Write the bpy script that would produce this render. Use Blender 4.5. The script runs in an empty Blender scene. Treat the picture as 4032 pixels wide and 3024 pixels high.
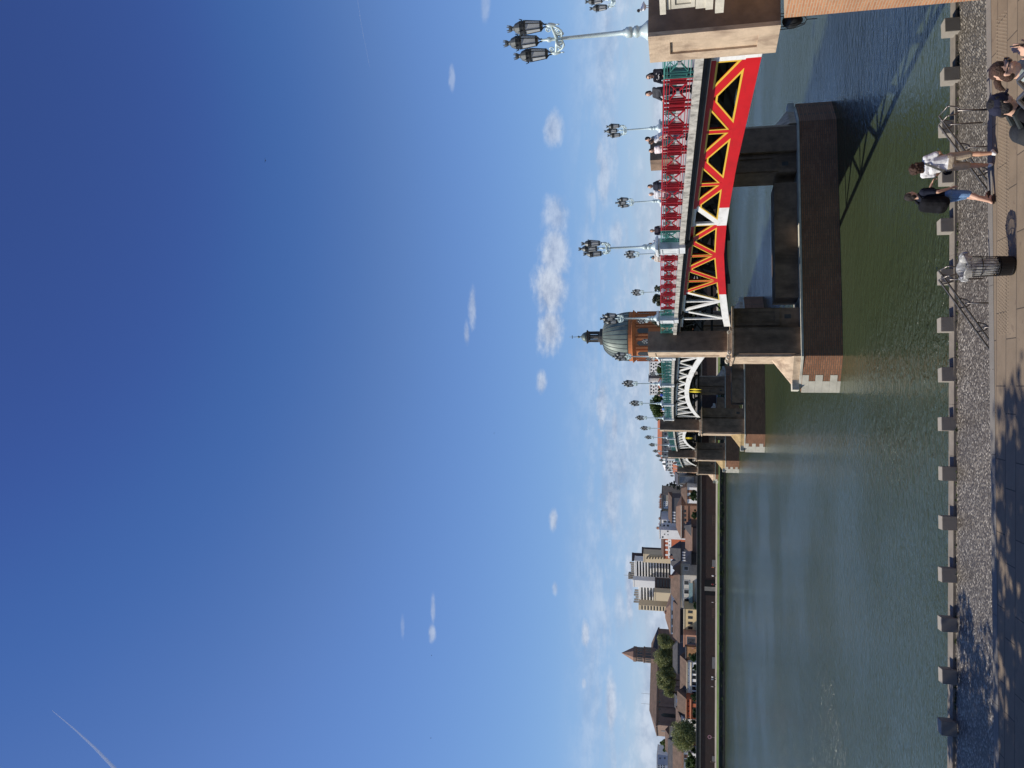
import bpy, bmesh, math, random
from mathutils import Vector, Matrix, noise as mnoise
random.seed(7)
C = bpy.context.scene.collection
SC = bpy.context.scene
R = math.radians

# ------------------------------------------------------------------ camera
F_PX, CAM_Z, ROLL = 3100.0, 12.0, 0.004          # focal length in photo pixels, eye height over the water
TH = math.atan(684 / F_PX)                        # camera tilted up a little
CR, SR, CT, ST = math.cos(ROLL), math.sin(ROLL), math.cos(TH), math.sin(TH)
cam_d = bpy.data.cameras.new('camera')
cam_d.sensor_fit = 'HORIZONTAL'; cam_d.sensor_width = 36.0; cam_d.lens = F_PX / 4032 * 36
cam_d.clip_start = 0.1; cam_d.clip_end = 20000
cam = bpy.data.objects.new('camera', cam_d); C.objects.link(cam); SC.camera = cam
down = Vector((0, ST, -CT)); right = Vector((1, 0, 0))          # the phone was held on its side
ax = down * CR + right * SR; ay = right * CR - down * SR; az = ax.cross(ay)
M = Matrix((ax, ay, az)).transposed().to_4x4(); M.translation = (0, 0, CAM_Z)
cam.matrix_world = M

def ray(x, y):
    a, b = x - 2016, 1512 - y
    a, b = a * CR - b * SR, a * SR + b * CR
    return Vector((b, F_PX * CT + a * ST, F_PX * ST - a * CT))
def at_z(x, y, z):
    r = ray(x, y); t = (z - CAM_Z) / r.z; return Vector((r.x * t, r.y * t, z))
def at_y(x, y, d):
    r = ray(x, y); t = d / r.y; return Vector((r.x * t, d, CAM_Z + r.z * t))

# ------------------------------------------------------------------ light
SUN_EL = R(47); SUN_DIR = Vector((-1.0, -0.135, 0)).normalized() * math.cos(SUN_EL) + Vector((0, 0, math.sin(SUN_EL)))
sd = bpy.data.lights.new('sun', 'SUN'); sd.energy = 5.0; sd.angle = R(0.53); sd.color = (1.0, 0.93, 0.82)
sun = bpy.data.objects.new('sun', sd); C.objects.link(sun)
sun.rotation_euler = SUN_DIR.to_track_quat('Z', 'Y').to_euler(); sun.location = (-60, 10, 80)
SC.view_settings.view_transform = 'Standard'; SC.view_settings.look = 'None'
SC.view_settings.exposure = 0.0; SC.view_settings.gamma = 1.0; SC.view_settings.use_curve_mapping = False
SC.cycles.max_bounces = 8; SC.cycles.transparent_max_bounces = 12; SC.cycles.caustics_reflective = False; SC.cycles.caustics_refractive = False

# ------------------------------------------------------------------ node helpers
class NT:
    def __init__(s, tree): s.t = tree; s.n = tree.nodes; s.l = tree.links
    def node(s, kind, **kw):
        nd = s.n.new(kind)
        for k, v in kw.items(): setattr(nd, k, v)
        return nd
    def put(s, sock, v):
        if isinstance(v, bpy.types.NodeSocket): s.l.new(v, sock)
        elif v is not None:
            try: sock.default_value = v
            except Exception: sock.default_value = (*v, 1.0)
    def math(s, op, a, b=None, c=None, clamp=False):
        nd = s.node('ShaderNodeMath', operation=op, use_clamp=clamp); s.put(nd.inputs[0], a)
        if b is not None: s.put(nd.inputs[1], b)
        if c is not None: s.put(nd.inputs[2], c)
        return nd.outputs[0]
    def vmath(s, op, a, b=None):
        nd = s.node('ShaderNodeVectorMath', operation=op); s.put(nd.inputs[0], a)
        if b is not None: s.put(nd.inputs[1], b)
        return nd.outputs[0]
    def noise(s, vec, scale, detail=4, rough=0.55, dist=0.0):
        nd = s.node('ShaderNodeTexNoise'); s.put(nd.inputs['Vector'], vec)
        nd.inputs['Scale'].default_value = scale; nd.inputs['Detail'].default_value = detail
        nd.inputs['Roughness'].default_value = rough; nd.inputs['Distortion'].default_value = dist
        return nd.outputs['Fac']
    def ramp(s, fac, pts, interp='LINEAR'):
        nd = s.node('ShaderNodeValToRGB'); s.put(nd.inputs['Fac'], fac); cr = nd.color_ramp; cr.interpolation = interp
        while len(cr.elements) < len(pts): cr.elements.new(0.5)
        for e, (p, c) in zip(cr.elements, pts):
            e.position = p; e.color = (*c, 1) if not isinstance(c, (int, float)) else (c, c, c, 1)
        return nd.outputs['Color']
    def mix(s, f, a, b, mode='MIX'):
        nd = s.node('ShaderNodeMix', data_type='RGBA', blend_type=mode)
        s.put(nd.inputs[0], f); s.put(nd.inputs[6], a); s.put(nd.inputs[7], b); return nd.outputs[2]
    def scale(s, vec, sc):
        nd = s.node('ShaderNodeMapping'); s.put(nd.inputs['Vector'], vec); nd.inputs['Scale'].default_value = sc; return nd.outputs[0]
    def smooth(s, v, lo, hi):
        nd = s.node('ShaderNodeMapRange', interpolation_type='SMOOTHSTEP'); s.put(nd.inputs[0], v)
        nd.inputs[1].default_value = lo; nd.inputs[2].default_value = hi; return nd.outputs[0]

# ------------------------------------------------------------------ sky with clouds (world directions)
W = bpy.data.worlds.new('World'); SC.world = W; W.use_nodes = True
def build_sky():
    k = NT(W.node_tree); k.n.clear()
    out = k.node('ShaderNodeOutputWorld'); bg = k.node('ShaderNodeBackground')
    sky = k.node('ShaderNodeTexSky', sky_type='NISHITA'); sky.sun_disc = False
    sky.sun_elevation = SUN_EL; sky.sun_rotation = math.atan2(SUN_DIR.x, SUN_DIR.y)
    sky.altitude = 150; sky.air_density = 1.0; sky.dust_density = 0.25; sky.ozone_density = 2.5
    pre = k.vmath('MULTIPLY', sky.outputs[0], (SKY_STR, SKY_STR, SKY_STR))
    cv = k.node('ShaderNodeRGBCurve'); cv.mapping.use_clip = False; cv.mapping.extend = 'EXTRAPOLATED'
    for ci, pts in enumerate(SKY_CURVE):
        cu = cv.mapping.curves[ci]
        cu.points[0].location = pts[0]; cu.points[1].location = pts[-1]
        for p in pts[1:-1]: cu.points.new(*p)
        for p in cu.points: p.handle_type = 'AUTO_CLAMPED'
    cv.mapping.update(); k.put(cv.inputs['Color'], pre)
    hs = k.vmath('MULTIPLY', cv.outputs[0], (1 / SKY_STR,) * 3)
    tc = k.node('ShaderNodeTexCoord'); sep = k.node('ShaderNodeSeparateXYZ'); k.put(sep.inputs[0], tc.outputs['Generated'])
    X, Yv, Z = sep.outputs
    yy = k.math('MAXIMUM', Yv, 0.02)
    px = k.math('DIVIDE', X, yy); pz = k.math('DIVIDE', Z, yy)
    cmb = k.node('ShaderNodeCombineXYZ'); k.put(cmb.inputs[0], px); k.put(cmb.inputs[1], pz); P = cmb.outputs[0]
    n1 = k.noise(k.scale(P, (9, 15, 1)), 1.0, 6, 0.6, 0.3)
    n2 = k.noise(k.scale(P, (30, 55, 1)), 1.0, 6, 0.68)
    fl = k.math('ADD', k.math('MULTIPLY', k.math('SUBTRACT', n1, 0.5), 2.8), k.math('MULTIPLY', k.math('SUBTRACT', n2, 0.5), 1.9))
    total = None
    for (ix, iy, rz, rx, den) in CLOUDS:           # direction of each cloud, half sizes, density
        r = ray(ix, iy); cx, cz = r.x / r.y, r.z / r.y
        r2 = ray(ix - rz, iy); hz = max(abs(r2.z / r2.y - cz), 1e-3); r3 = ray(ix, iy - rx); hx = abs(r3.x / r3.y - cx)
        a = k.math('DIVIDE', k.math('SUBTRACT', px, cx), hx); b = k.math('DIVIDE', k.math('SUBTRACT', pz, cz), hz)
        q = k.math('ADD', k.math('MULTIPLY', a, a), k.math('MULTIPLY', b, b))
        v = k.math('SUBTRACT', 1.0, k.math('SQRT', q))
        lim = k.smooth(q, 7.0, 1.2)
        m = k.math('MULTIPLY', k.math('MULTIPLY', k.smooth(k.math('ADD', v, k.math('MULTIPLY', fl, 0.62)), -0.12, 0.72), lim), den)
        total = m if total is None else k.math('MAXIMUM', total, m)
    # low banks of cloud towards the horizon
    nb = k.noise(k.scale(P, (3.2, 22, 1)), 1.0, 7, 0.6, 0.5)
    band = k.math('MULTIPLY', k.smooth(pz, 0.165, 0.06), k.smooth(pz, -0.02, 0.03))
    hb = k.math('MULTIPLY', k.smooth(k.math('ADD', nb, k.math('MULTIPLY', k.math('SUBTRACT', n2, 0.5), 0.25)), 0.385, 0.63), k.math('MULTIPLY', band, 0.72))
    total = k.math('MAXIMUM', total, hb)
    total = k.math('MULTIPLY', total, k.smooth(Yv, 0.05, 0.2), clamp=True)
    lit = k.smooth(k.math('ADD', n2, k.math('MULTIPLY', n1, 0.6)), 0.55, 1.0)
    ccol = k.mix(lit, CLOUD_DARK, CLOUD_LIT)
    col = k.mix(total, hs, ccol)
    k.put(bg.inputs['Color'], col); bg.inputs['Strength'].default_value = SKY_STR
    k.l.new(bg.outputs[0], out.inputs[0])
SKY_STR = 0.085
SKY_CURVE = [[(0, 0), (.068, .036), (.087, .054), (.100, .078), (.119, .112), (.25, .235), (.40, .37), (1, .95)],
             [(0, 0), (.122, .084), (.150, .136), (.223, .262), (.38, .42), (.5, .52), (1, 1)],
             [(0, 0), (.18, .205), (.22, .268), (.275, .39), (.313, .46), (.397, .62), (.53, .74), (.62, .80), (1, 1.1)]]
CLOUD_DARK, CLOUD_LIT = (3.6, 4.4, 6.2, 1), (7.4, 8.2, 9.6, 1)
CLOUDS = [(2192, 850, 56, 110, .6), (2182, 1000, 62, 140, .8), (2165, 1150, 70, 150, .95), (2168, 1290, 58, 120, .9), (2178, 506, 42, 75, .65),
    (2132, 1505, 22, 55, .75), (1860, 1215, 18, 95, .55), (1838, 1320, 14, 60, .5), (1700, 2490, 16, 45, .6), (1705, 2400, 12, 70, .45), (1585, 2470, 10, 50, .22), (1778, 300, 14, 55, .35),
    (1910, 30, 22, 70, .3), (2378, 690, 26, 140, .6), (2362, 600, 20, 90, .5), (2335, 820, 14, 80, .3), (2372, 1600, 30, 130, .7), (2420, 1680, 22, 110, .7), (2430, 930, 34, 90, .6), (2180, 2050, 20, 52, .75),
    (2185, 2315, 14, 30, .5), (2305, 2500, 20, 65, .8), (2300, 2690, 14, 30, .6), (2405, 2790, 26, 150, .8), (2390, 90, 24, 75, .55), (2480, 2330, 24, 220, .85), (2320, 1010, 14, 60, .3)]
build_sky()

# ------------------------------------------------------------------ materials
MATS = {}
def mat(name, col, rough=0.75, var=0.22, scale=2.0, bump=0.15, bscale=18.0, metal=0.0, spec=0.4, stain=None, stain_amt=0.5, stretch=(1, 1, 1), stain_scale=0.6):
    if name in MATS: return MATS[name]
    m = bpy.data.materials.new(name); m.use_nodes = True; k = NT(m.node_tree)
    b = k.n['Principled BSDF']; tc = k.node('ShaderNodeTexCoord'); oc = tc.outputs['Object']
    n = k.noise(oc, scale, 5, 0.6)
    c0 = tuple(max(0, v * (1 - var)) for v in col); c1 = tuple(min(1, v * (1 + var)) for v in col)
    c = k.ramp(n, [(0.3, c0), (0.7, c1)])
    if stain:
        ns = k.noise(k.scale(oc, stretch), stain_scale, 6, 0.65, 0.4)
        c = k.mix(k.math('MULTIPLY', k.smooth(ns, 0.45, 0.72), stain_amt), c, (*stain, 1))
    k.put(b.inputs['Base Color'], c); b.inputs['Roughness'].default_value = rough; b.inputs['Metallic'].default_value = metal
    b.inputs['Specular IOR Level'].default_value = spec
    if bump:
        bp = k.node('ShaderNodeBump'); bp.inputs['Strength'].default_value = bump; bp.inputs['Distance'].default_value = 0.03
        k.put(bp.inputs['Height'], k.noise(oc, bscale, 4, 0.6)); k.l.new(bp.outputs[0], b.inputs['Normal'])
    MATS[name] = m; return m
def brickmat(name, c1, c2, mortar, w=0.42, h=0.09, ms=0.012, bump=0.5, stain=None, flat=False, amt=0.5, rough=0.85):
    if name in MATS: return MATS[name]
    m = bpy.data.materials.new(name); m.use_nodes = True; k = NT(m.node_tree)
    b = k.n['Principled BSDF']; tc = k.node('ShaderNodeTexCoord'); oc = tc.outputs['Object']
    sp = k.node('ShaderNodeSeparateXYZ'); k.put(sp.inputs[0], oc)
    cb = k.node('ShaderNodeCombineXYZ')
    if flat: k.put(cb.inputs[0], sp.outputs[0]); k.put(cb.inputs[1], sp.outputs[1])
    else: k.put(cb.inputs[0], k.math('ADD', sp.outputs[0], sp.outputs[1])); k.put(cb.inputs[1], sp.outputs[2])
    br = k.node('ShaderNodeTexBrick'); k.put(br.inputs['Vector'], cb.outputs[0])
    br.inputs['Scale'].default_value = 1.0; br.inputs['Brick Width'].default_value = w; br.inputs['Row Height'].default_value = h
    br.inputs['Mortar Size'].default_value = ms; br.inputs['Color1'].default_value = (*c1, 1); br.inputs['Color2'].default_value = (*c2, 1); br.inputs['Mortar'].default_value = (*mortar, 1)
    n = k.noise(oc, 0.9, 6, 0.65)
    c = k.mix(0.55, br.outputs['Color'], k.ramp(n, [(0.3, 0.45), (0.72, 1.0)]), 'MULTIPLY')
    if stain:
        ns = k.noise(k.scale(oc, (1, 1, 0.35)), 0.5, 6, 0.65); c = k.mix(k.math('MULTIPLY', k.smooth(ns, 0.45, 0.7), amt), c, (*stain, 1))
    k.put(b.inputs['Base Color'], c); b.inputs['Roughness'].default_value = rough
    bp = k.node('ShaderNodeBump'); bp.inputs['Strength'].default_value = bump; bp.inputs['Distance'].default_value = 0.02
    k.put(bp.inputs['Height'], k.math('ADD', k.math('MULTIPLY', br.outputs['Fac'], -0.6), k.noise(oc, 14, 4, 0.6))); k.l.new(bp.outputs[0], b.inputs['Normal'])
    MATS[name] = m; return m

# ------------------------------------------------------------------ mesh helpers
class MB:
    def __init__(s): s.v = []; s.f = []; s.mi = []; s.cur = 0
    def add(s, vs, fs):
        o = len(s.v); s.v += [tuple(v) for v in vs]; s.f += [tuple(i + o for i in f) for f in fs]; s.mi += [s.cur] * len(fs); return s
    def box(s, x0, x1, y0, y1, z0, z1):
        return s.add([(x0, y0, z0), (x1, y0, z0), (x1, y1, z0), (x0, y1, z0), (x0, y0, z1), (x1, y0, z1), (x1, y1, z1), (x0, y1, z1)],
                     [(0, 3, 2, 1), (4, 5, 6, 7), (0, 1, 5, 4), (1, 2, 6, 5), (2, 3, 7, 6), (3, 0, 4, 7)])
    def hexa(s, b4, t4):
        return s.add(list(b4) + list(t4), [(0, 3, 2, 1), (4, 5, 6, 7), (0, 1, 5, 4), (1, 2, 6, 5), (2, 3, 7, 6), (3, 0, 4, 7)])
    def prism(s, poly, z0, z1):                     # poly in xy
        n = len(poly)
        if sum(poly[i][0] * poly[(i + 1) % n][1] - poly[(i + 1) % n][0] * poly[i][1] for i in range(n)) < 0: poly = poly[::-1]
        return s.add([(x, y, z0) for x, y in poly] + [(x, y, z1) for x, y in poly],
                     [tuple(range(n))[::-1], tuple(range(n, 2 * n))] + [(i, (i + 1) % n, n + (i + 1) % n, n + i) for i in range(n)])
    def prism_y(s, poly, y0, y1):                   # poly in xz, extruded along y
        n = len(poly)
        if sum(poly[i][0] * poly[(i + 1) % n][1] - poly[(i + 1) % n][0] * poly[i][1] for i in range(n)) > 0: poly = poly[::-1]
        return s.add([(x, y0, z) for x, z in poly] + [(x, y1, z) for x, z in poly],
                     [tuple(range(n))[::-1], tuple(range(n, 2 * n))] + [(i, (i + 1) % n, n + (i + 1) % n, n + i) for i in range(n)])
    def prism_x(s, poly, x0, x1):                   # poly in yz
        n = len(poly)
        if sum(poly[i][0] * poly[(i + 1) % n][1] - poly[(i + 1) % n][0] * poly[i][1] for i in range(n)) < 0: poly = poly[::-1]
        return s.add([(x0, y, z) for y, z in poly] + [(x1, y, z) for y, z in poly],
                     [tuple(range(n))[::-1], tuple(range(n, 2 * n))] + [(i, (i + 1) % n, n + (i + 1) % n, n + i) for i in range(n)])
    def tube(s, pts, r, seg=8, caps=True):
        pts = [Vector(p) for p in pts]; n = len(pts); rr = r if isinstance(r, (list, tuple)) else [r] * n
        up = None; vs = []; fs = []
        for i, p in enumerate(pts):
            t = (pts[min(i + 1, n - 1)] - pts[max(i - 1, 0)])
            t = t.normalized() if t.length > 1e-9 else Vector((0, 0, 1))
            if up is None:
                up = Vector((0, 0, 1)) if abs(t.z) < 0.9 else Vector((1, 0, 0))
            u = (up - t * up.dot(t))
            u = u.normalized() if u.length > 1e-6 else t.orthogonal().normalized()
            w = t.cross(u); up = u
            for j in range(seg):
                a = 2 * math.pi * j / seg; vs.append(p + (u * math.cos(a) + w * math.sin(a)) * rr[i])
        for i in range(n - 1):
            for j in range(seg):
                a, b = i * seg + j, i * seg + (j + 1) % seg; fs.append((a, b, b + seg, a + seg))
        if caps: fs += [tuple(range(seg))[::-1], tuple(range((n - 1) * seg, n * seg))]
        return s.add(vs, fs)
    def lathe(s, prof, seg=14, c=(0, 0), smooth=True):   # prof: (r, z)
        vs = []; fs = []; n = len(prof)
        for r, z in prof:
            for j in range(seg):
                a = 2 * math.pi * j / seg; vs.append((c[0] + r * math.cos(a), c[1] + r * math.sin(a), z))
        for i in range(n - 1):
            for j in range(seg):
                a, b = i * seg + j, i * seg + (j + 1) % seg; fs.append((a, b, b + seg, a + seg))
        fs += [tuple(range(seg))[::-1], tuple(range((n - 1) * seg, n * seg))]
        return s.add(vs, fs)
    def ball(s, c, r, seg=10, rings=6, sq=(1, 1, 1)):
        vs = [(c[0], c[1], c[2] - r * sq[2])]; fs = []
        for i in range(1, rings):
            ph = -math.pi / 2 + math.pi * i / rings
            for j in range(seg):
                a = 2 * math.pi * j / seg
                vs.append((c[0] + r * sq[0] * math.cos(ph) * math.cos(a), c[1] + r * sq[1] * math.cos(ph) * math.sin(a), c[2] + r * sq[2] * math.sin(ph)))
        vs.append((c[0], c[1], c[2] + r * sq[2])); L = len(vs) - 1
        for j in range(seg):
            fs.append((0, 1 + (j + 1) % seg, 1 + j)); fs.append((L, L - seg + j, L - seg + (j + 1) % seg))
        for i in range(rings - 2):
            for j in range(seg):
                a, b = 1 + i * seg + j, 1 + i * seg + (j + 1) % seg; fs.append((a, b, b + seg, a + seg))
        return s.add(vs, fs)
    def bar(s, p, q, wx, wy, up=(0, 0, 1)):          # rectangular bar p->q
        p, q = Vector(p), Vector(q); t = (q - p).normalized(); u = Vector(up); u = u - t * u.dot(t)
        u = u.normalized() if u.length > 1e-6 else t.orthogonal().normalized(); w = t.cross(u)
        c = [u * (wy / 2) * a + w * (wx / 2) * b for a, b in ((-1, -1), (-1, 1), (1, 1), (1, -1))]
        return s.hexa([p + e for e in c], [q + e for e in c])
    def build(s, name, m, parent=None, smooth=False, loc=None):
        me = bpy.data.meshes.new(name); me.from_pydata(s.v, [], s.f)
        ms = m if isinstance(m, (list, tuple)) else [m]
        for x in ms: me.materials.append(x)
        if len(ms) > 1: me.polygons.foreach_set('material_index', s.mi)
        if smooth: me.polygons.foreach_set('use_smooth', [True] * len(me.polygons))
        me.update()
        bm = bmesh.new(); bm.from_mesh(me); bmesh.ops.recalc_face_normals(bm, faces=bm.faces); bm.to_mesh(me); bm.free()
        o = bpy.data.objects.new(name, me); C.objects.link(o)
        if parent: o.parent = parent
        if loc: o.location = loc
        return o
def tag(o, label=None, cat=None, group=None, kind=None):
    if label: o['label'] = label
    if cat: o['category'] = cat
    if group: o['group'] = group
    if kind: o['kind'] = kind
    return o
def thing(name, label, cat, loc=(0, 0, 0), rz=0.0, group=None):
    o = bpy.data.objects.new(name, None); C.objects.link(o); o.location = loc; o.rotation_euler = (0, 0, rz); o.empty_display_size = 0.3
    return tag(o, label, cat, group)
KIDS = {}
def copy_tree(o, parent=None, scale=None):
    if not KIDS:
        pass
    c = o.copy(); C.objects.link(c); c.parent = parent
    for ch in list(o.children): copy_tree(ch, c)
    return c
def struct(o): o['kind'] = 'structure'; return o
# ================================================================== BRIDGE
DX, DY = -0.16046, 0.98704                          # bridge direction; local x runs along it, local y upstream
BROT = math.atan2(DY, DX)
S0, W0 = 150.0, -22.7
def bl(s, w, z=0.0): return (s - S0, w - W0, z)
def bw(s, w, z=0.0): return Vector((DX * s - DY * w, DY * s + DX * w, z))
PIERS = [(66.3, 8.2, 15.1), (128.0, 9.4, 16.0), (188.9, 9.35, 15.95), (252.0, 8.0, 14.5)]
def railtop(s): return 15.22 - 0.000145 * (s - 155) ** 2
def slope(s): return -0.00029 * (s - 155)

red = mat('red_paint', (0.54, 0.009, 0.013), 0.5, 0.10, 0.6, 0.04, 6, spec=0.3, stain=(0.30, 0.012, 0.012), stain_amt=0.35, stretch=(0.7, 1, 2.5), stain_scale=1.2)
white = mat('white_paint', (0.78, 0.77, 0.74), 0.5, 0.06, 0.8, 0.05, 8, stain=(0.35, 0.33, 0.3), stain_amt=0.5, stretch=(0.5, 1, 2), stain_scale=0.8)
yellow = mat('yellow_paint', (0.72, 0.46, 0.05), 0.45, 0.08, 0.8, 0.03)
shadeiron = mat('dark_iron_shade', (0.035, 0.037, 0.04), 0.8, 0.3, 1.5, 0.1)  # iron tone, also used as painted shade under the deck
teal = mat('teal_paint', (0.05, 0.19, 0.16), 0.45, 0.2, 2.5, 0.05)
redrail = mat('red_rail_paint', (0.36, 0.008, 0.014), 0.4, 0.15, 2.5, 0.05)
greyplate = mat('grey_plate', (0.22, 0.23, 0.23), 0.6, 0.2, 4, 0.05)
pedm = mat('pedestal_paint', (0.66, 0.68, 0.68), 0.5, 0.1, 1.5, 0.06, stain=(0.12, 0.13, 0.13), stain_amt=0.5)
conc = mat('deck_concrete', (0.46, 0.44, 0.39), 0.9, 0.25, 3.0, 0.4, 10, stain=(0.06, 0.055, 0.047), stain_amt=0.9, stretch=(1.3, 1.3, 0.7), stain_scale=2.4)
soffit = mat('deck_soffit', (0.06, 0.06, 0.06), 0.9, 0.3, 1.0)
pave = mat('deck_paving', (0.40, 0.38, 0.35), 0.9, 0.15, 1.0)
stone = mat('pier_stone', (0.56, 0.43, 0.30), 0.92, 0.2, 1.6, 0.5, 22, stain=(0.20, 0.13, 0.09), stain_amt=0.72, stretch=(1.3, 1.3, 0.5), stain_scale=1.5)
shade_render = mat('pier_render_shade', (0.23, 0.155, 0.105), 0.95, 0.28, 1.3, 0.8, 9, stain=(0.035, 0.026, 0.02), stain_amt=0.8, stretch=(0.8, 0.8, 0.22), stain_scale=0.5)  # grime, and darkened further to deepen the shade on the pier sides
lightstone = mat('quoin_stone', (0.62, 0.58, 0.48), 0.9, 0.15, 1.2, 0.4, 14, stain=(0.20, 0.19, 0.15), stain_amt=0.5, stretch=(1, 1, 0.6))
pierbrick = brickmat('pier_brick', (0.46, 0.20, 0.10), (0.33, 0.135, 0.065), (0.20, 0.13, 0.085), 0.62, 0.16, 0.03, stain=(0.17, 0.11, 0.06), amt=0.45)

bridge = thing('bridge', 'steel girder bridge with red painted truss and stone piers crossing the river', 'bridge', bw(S0, W0), BROT)

# ---- piers
def make_pier(sc, zc, zp, ochre):
    b = MB()                                         # low wall between the two towers
    b.box(sc - 1.2, sc + 1.2, -27.6, -17.8, 3.1, 4.9)
    P = b_shift(b).build('pier', shade_render, bridge)
    f = MB(); h = 1.95
    poly = [(sc - h, -12.8), (sc, -10.2), (sc + h, -12.8), (sc + h, -32.6), (sc, -35.2), (sc - h, -32.6)]
    f.prism(poly, -3.0, 2.93); b_shift(f).build('footing', pierbrick, P)
    g = MB(); h2 = h + 0.09
    pol2 = [(sc - h2, -12.76), (sc - 0.25, -10.6), (sc + 0.25, -10.6), (sc + h2, -12.76), (sc + h2, -32.64), (sc + 0.25, -34.8), (sc - 0.25, -34.8), (sc - h2, -32.64)]
    g.prism(pol2, 2.93, 3.09); b_shift(g).build('ledge', lightstone, P)
    q = MB()                                         # light quoins at the nose, toothed
    for i, (z0, z1) in enumerate([(-0.4, 0.25), (0.26, 0.8), (0.81, 1.35), (1.36, 1.9), (1.91, 2.4), (2.41, 2.9)]):
        L = 0.95 if i % 2 else 0.62
        for sg in (1,):
            y0 = -10.17 if sg > 0 else -35.23; dy = -1.3333 * L * sg
            q.prism([(sc, y0), (sc + L, y0 + dy), (sc + L - 0.2, y0 + dy - 0.02 * sg), (sc, y0 - 0.3 * sg), (sc - L + 0.2, y0 + dy - 0.02 * sg), (sc - L, y0 + dy)], z0, z1)
    b_shift(q).build('quoin', lightstone, P)
    for sg in (1, -1):
        yy = -10.75 if sg > 0 else -34.65
        tip = MB(); tip.box(sc - 0.42, sc + 0.42, yy - 0.42, yy + 0.42, 3.09, 3.62)
        b_shift(tip).build('nose_block', lightstone, P)
    for sg in (1, -1):
        def yq(v): return v if sg > 0 else -45.4 - v
        t = MB(); ya, yb = sorted((yq(-13.05), yq(-15.2)))
        t.box(sc - 1.7, sc + 1.7, ya, yb, 3.09, zc)
        ya, yb = sorted((yq(-15.2), yq(-16.9)))
        t.box(sc - 1.35, sc + 1.35, ya, yb, 3.09, zc - 0.02)
        b_shift(t).build('tower', shade_render, P)
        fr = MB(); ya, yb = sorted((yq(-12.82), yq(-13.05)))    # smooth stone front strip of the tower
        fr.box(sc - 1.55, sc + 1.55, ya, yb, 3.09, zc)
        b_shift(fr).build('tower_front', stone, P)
        cw = MB()                                    # sloped pyramid over the cutwater
        ap = [(sc - 0.25, yq(-12.82), 5.1), (sc + 0.25, yq(-12.82), 5.1)]
        base = [(sc - 1.75, yq(-12.83)), (sc - 0.2, yq(-10.85)), (sc + 0.2, yq(-10.85)), (sc + 1.75, yq(-12.83))]
        vs = [(x, y, 3.1) for x, y in base] + [(x, y, 3.62) for x, y in base] + ap
        cw.add(vs, [(0, 1, 5, 4), (1, 2, 6, 5), (2, 3, 7, 6), (4, 5, 8), (5, 6, 9, 8), (6, 7, 9), (3, 0, 4, 8, 9, 7), (3, 2, 1, 0)])
        b_shift(cw).build('cutwater_cap', ochre if sg > 0 else stone, P)
        ya, yb = sorted((yq(-15.55), yq(-16.7)))     # raised frame of the inner panel, and a dark slot below
        for dsd in (-1, 1):
            pn = MB()
            xs = sorted((sc + dsd * 1.35, sc + dsd * 1.45))
            pn.box(xs[0], xs[1], ya - 0.1, ya + 0.13, 4.6, zc - 0.1); pn.box(xs[0], xs[1], yb - 0.13, yb + 0.1, 4.6, zc - 0.1)
            pn.box(xs[0], xs[1], ya + 0.13, yb - 0.13, 4.6, 5.0); pn.box(xs[0], xs[1], ya + 0.13, yb - 0.13, zc - 0.55, zc - 0.1)
            b_shift(pn).build('panel_frame', shade_render, P)
        for dsd in (-1, 1):
            sl = MB()
            xs = sorted((sc + dsd * 1.352, sc + dsd * 1.28)); sl.box(xs[0], xs[1] , min(yq(-16.0), yq(-16.35)), max(yq(-16.0), yq(-16.35)), 3.75, 4.25)
            b_shift(sl).build('slot', soffit, P)
        co = MB(); ya, yb = sorted((yq(-12.7), yq(-17.0)))
        co.box(sc - 1.82, sc + 1.82, ya, yb, zc, zc + 0.16)
        co.box(sc - 1.5, sc + 1.5, min(yq(-13.3), yq(-15.0)), max(yq(-13.3), yq(-15.0)), zc + 0.16, zc + 0.5)
        b_shift(co).build('cornice', stone, P)
        for xs in (sc - 1.45, sc + 1.45):
            for yy in (-13.2, -14.9):
                scr = MB(); y = yq(yy); pts = [(xs, y + 0.16 * math.cos(a) * (1 - a / 12), zc + 0.33 + 0.16 * math.sin(a) * (1 - a / 12)) for a in [i * 0.6 for i in range(12)]]
                scr.tube(pts, 0.075, 6); b_shift(scr).build('volute', lightstone, P, smooth=True)
        for xs in (sc - 0.8, sc + 0.8):
            scr = MB(); y = yq(-12.95); scr.tube([(xs, y + 0.2 * math.cos(a) * (1 - a / 12), zc + 0.36 + 0.2 * math.sin(a) * (1 - a / 12)) for a in [i * 0.6 for i in range(12)]], 0.1, 6); b_shift(scr).build('volute', lightstone, P, smooth=True)
        make_pylon(sc, zc + 0.5, zp, yq, P, 1.08)
def make_pylon(sc, z0, z1, yq, parent, hw):
    py = MB(); ya, yb = sorted((yq(-13.45), yq(-15.1))); py.box(sc - hw, sc + hw, ya, yb, z0, z1)
    pyl = b_shift(py).build('pylon', shade_render, parent)
    fr = MB()                                        # front face with a sunk panel
    a, b_ = sorted((yq(-13.45), yq(-13.32))); hh = hw + 0.003; m = 0.36
    fr.box(sc - hh, sc - hh + m, a, b_, z0, z1); fr.box(sc + hh - m, sc + hh, a, b_, z0, z1)
    fr.box(sc - hh + m, sc + hh - m, a, b_, z0, z0 + 0.55); fr.box(sc - hh + m, sc + hh - m, a, b_, z1 - 0.6, z1)
    k = sorted((yq(-13.45), yq(-13.39))); fr.box(sc - hh + m, sc + hh - m, k[0], k[1], z0 + 0.55, z1 - 0.6)
    b_shift(fr).build('pylon_front', stone, parent if parent is bridge else pyl.parent)
    return pyl
def b_shift(mb):
    mb.v = [(x - S0, y - W0, z) for x, y, z in mb.v]; return mb
ochre = mat('lichen_stone', (0.40, 0.285, 0.14), 0.95, 0.3, 1.5, 0.5, 16)
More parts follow.
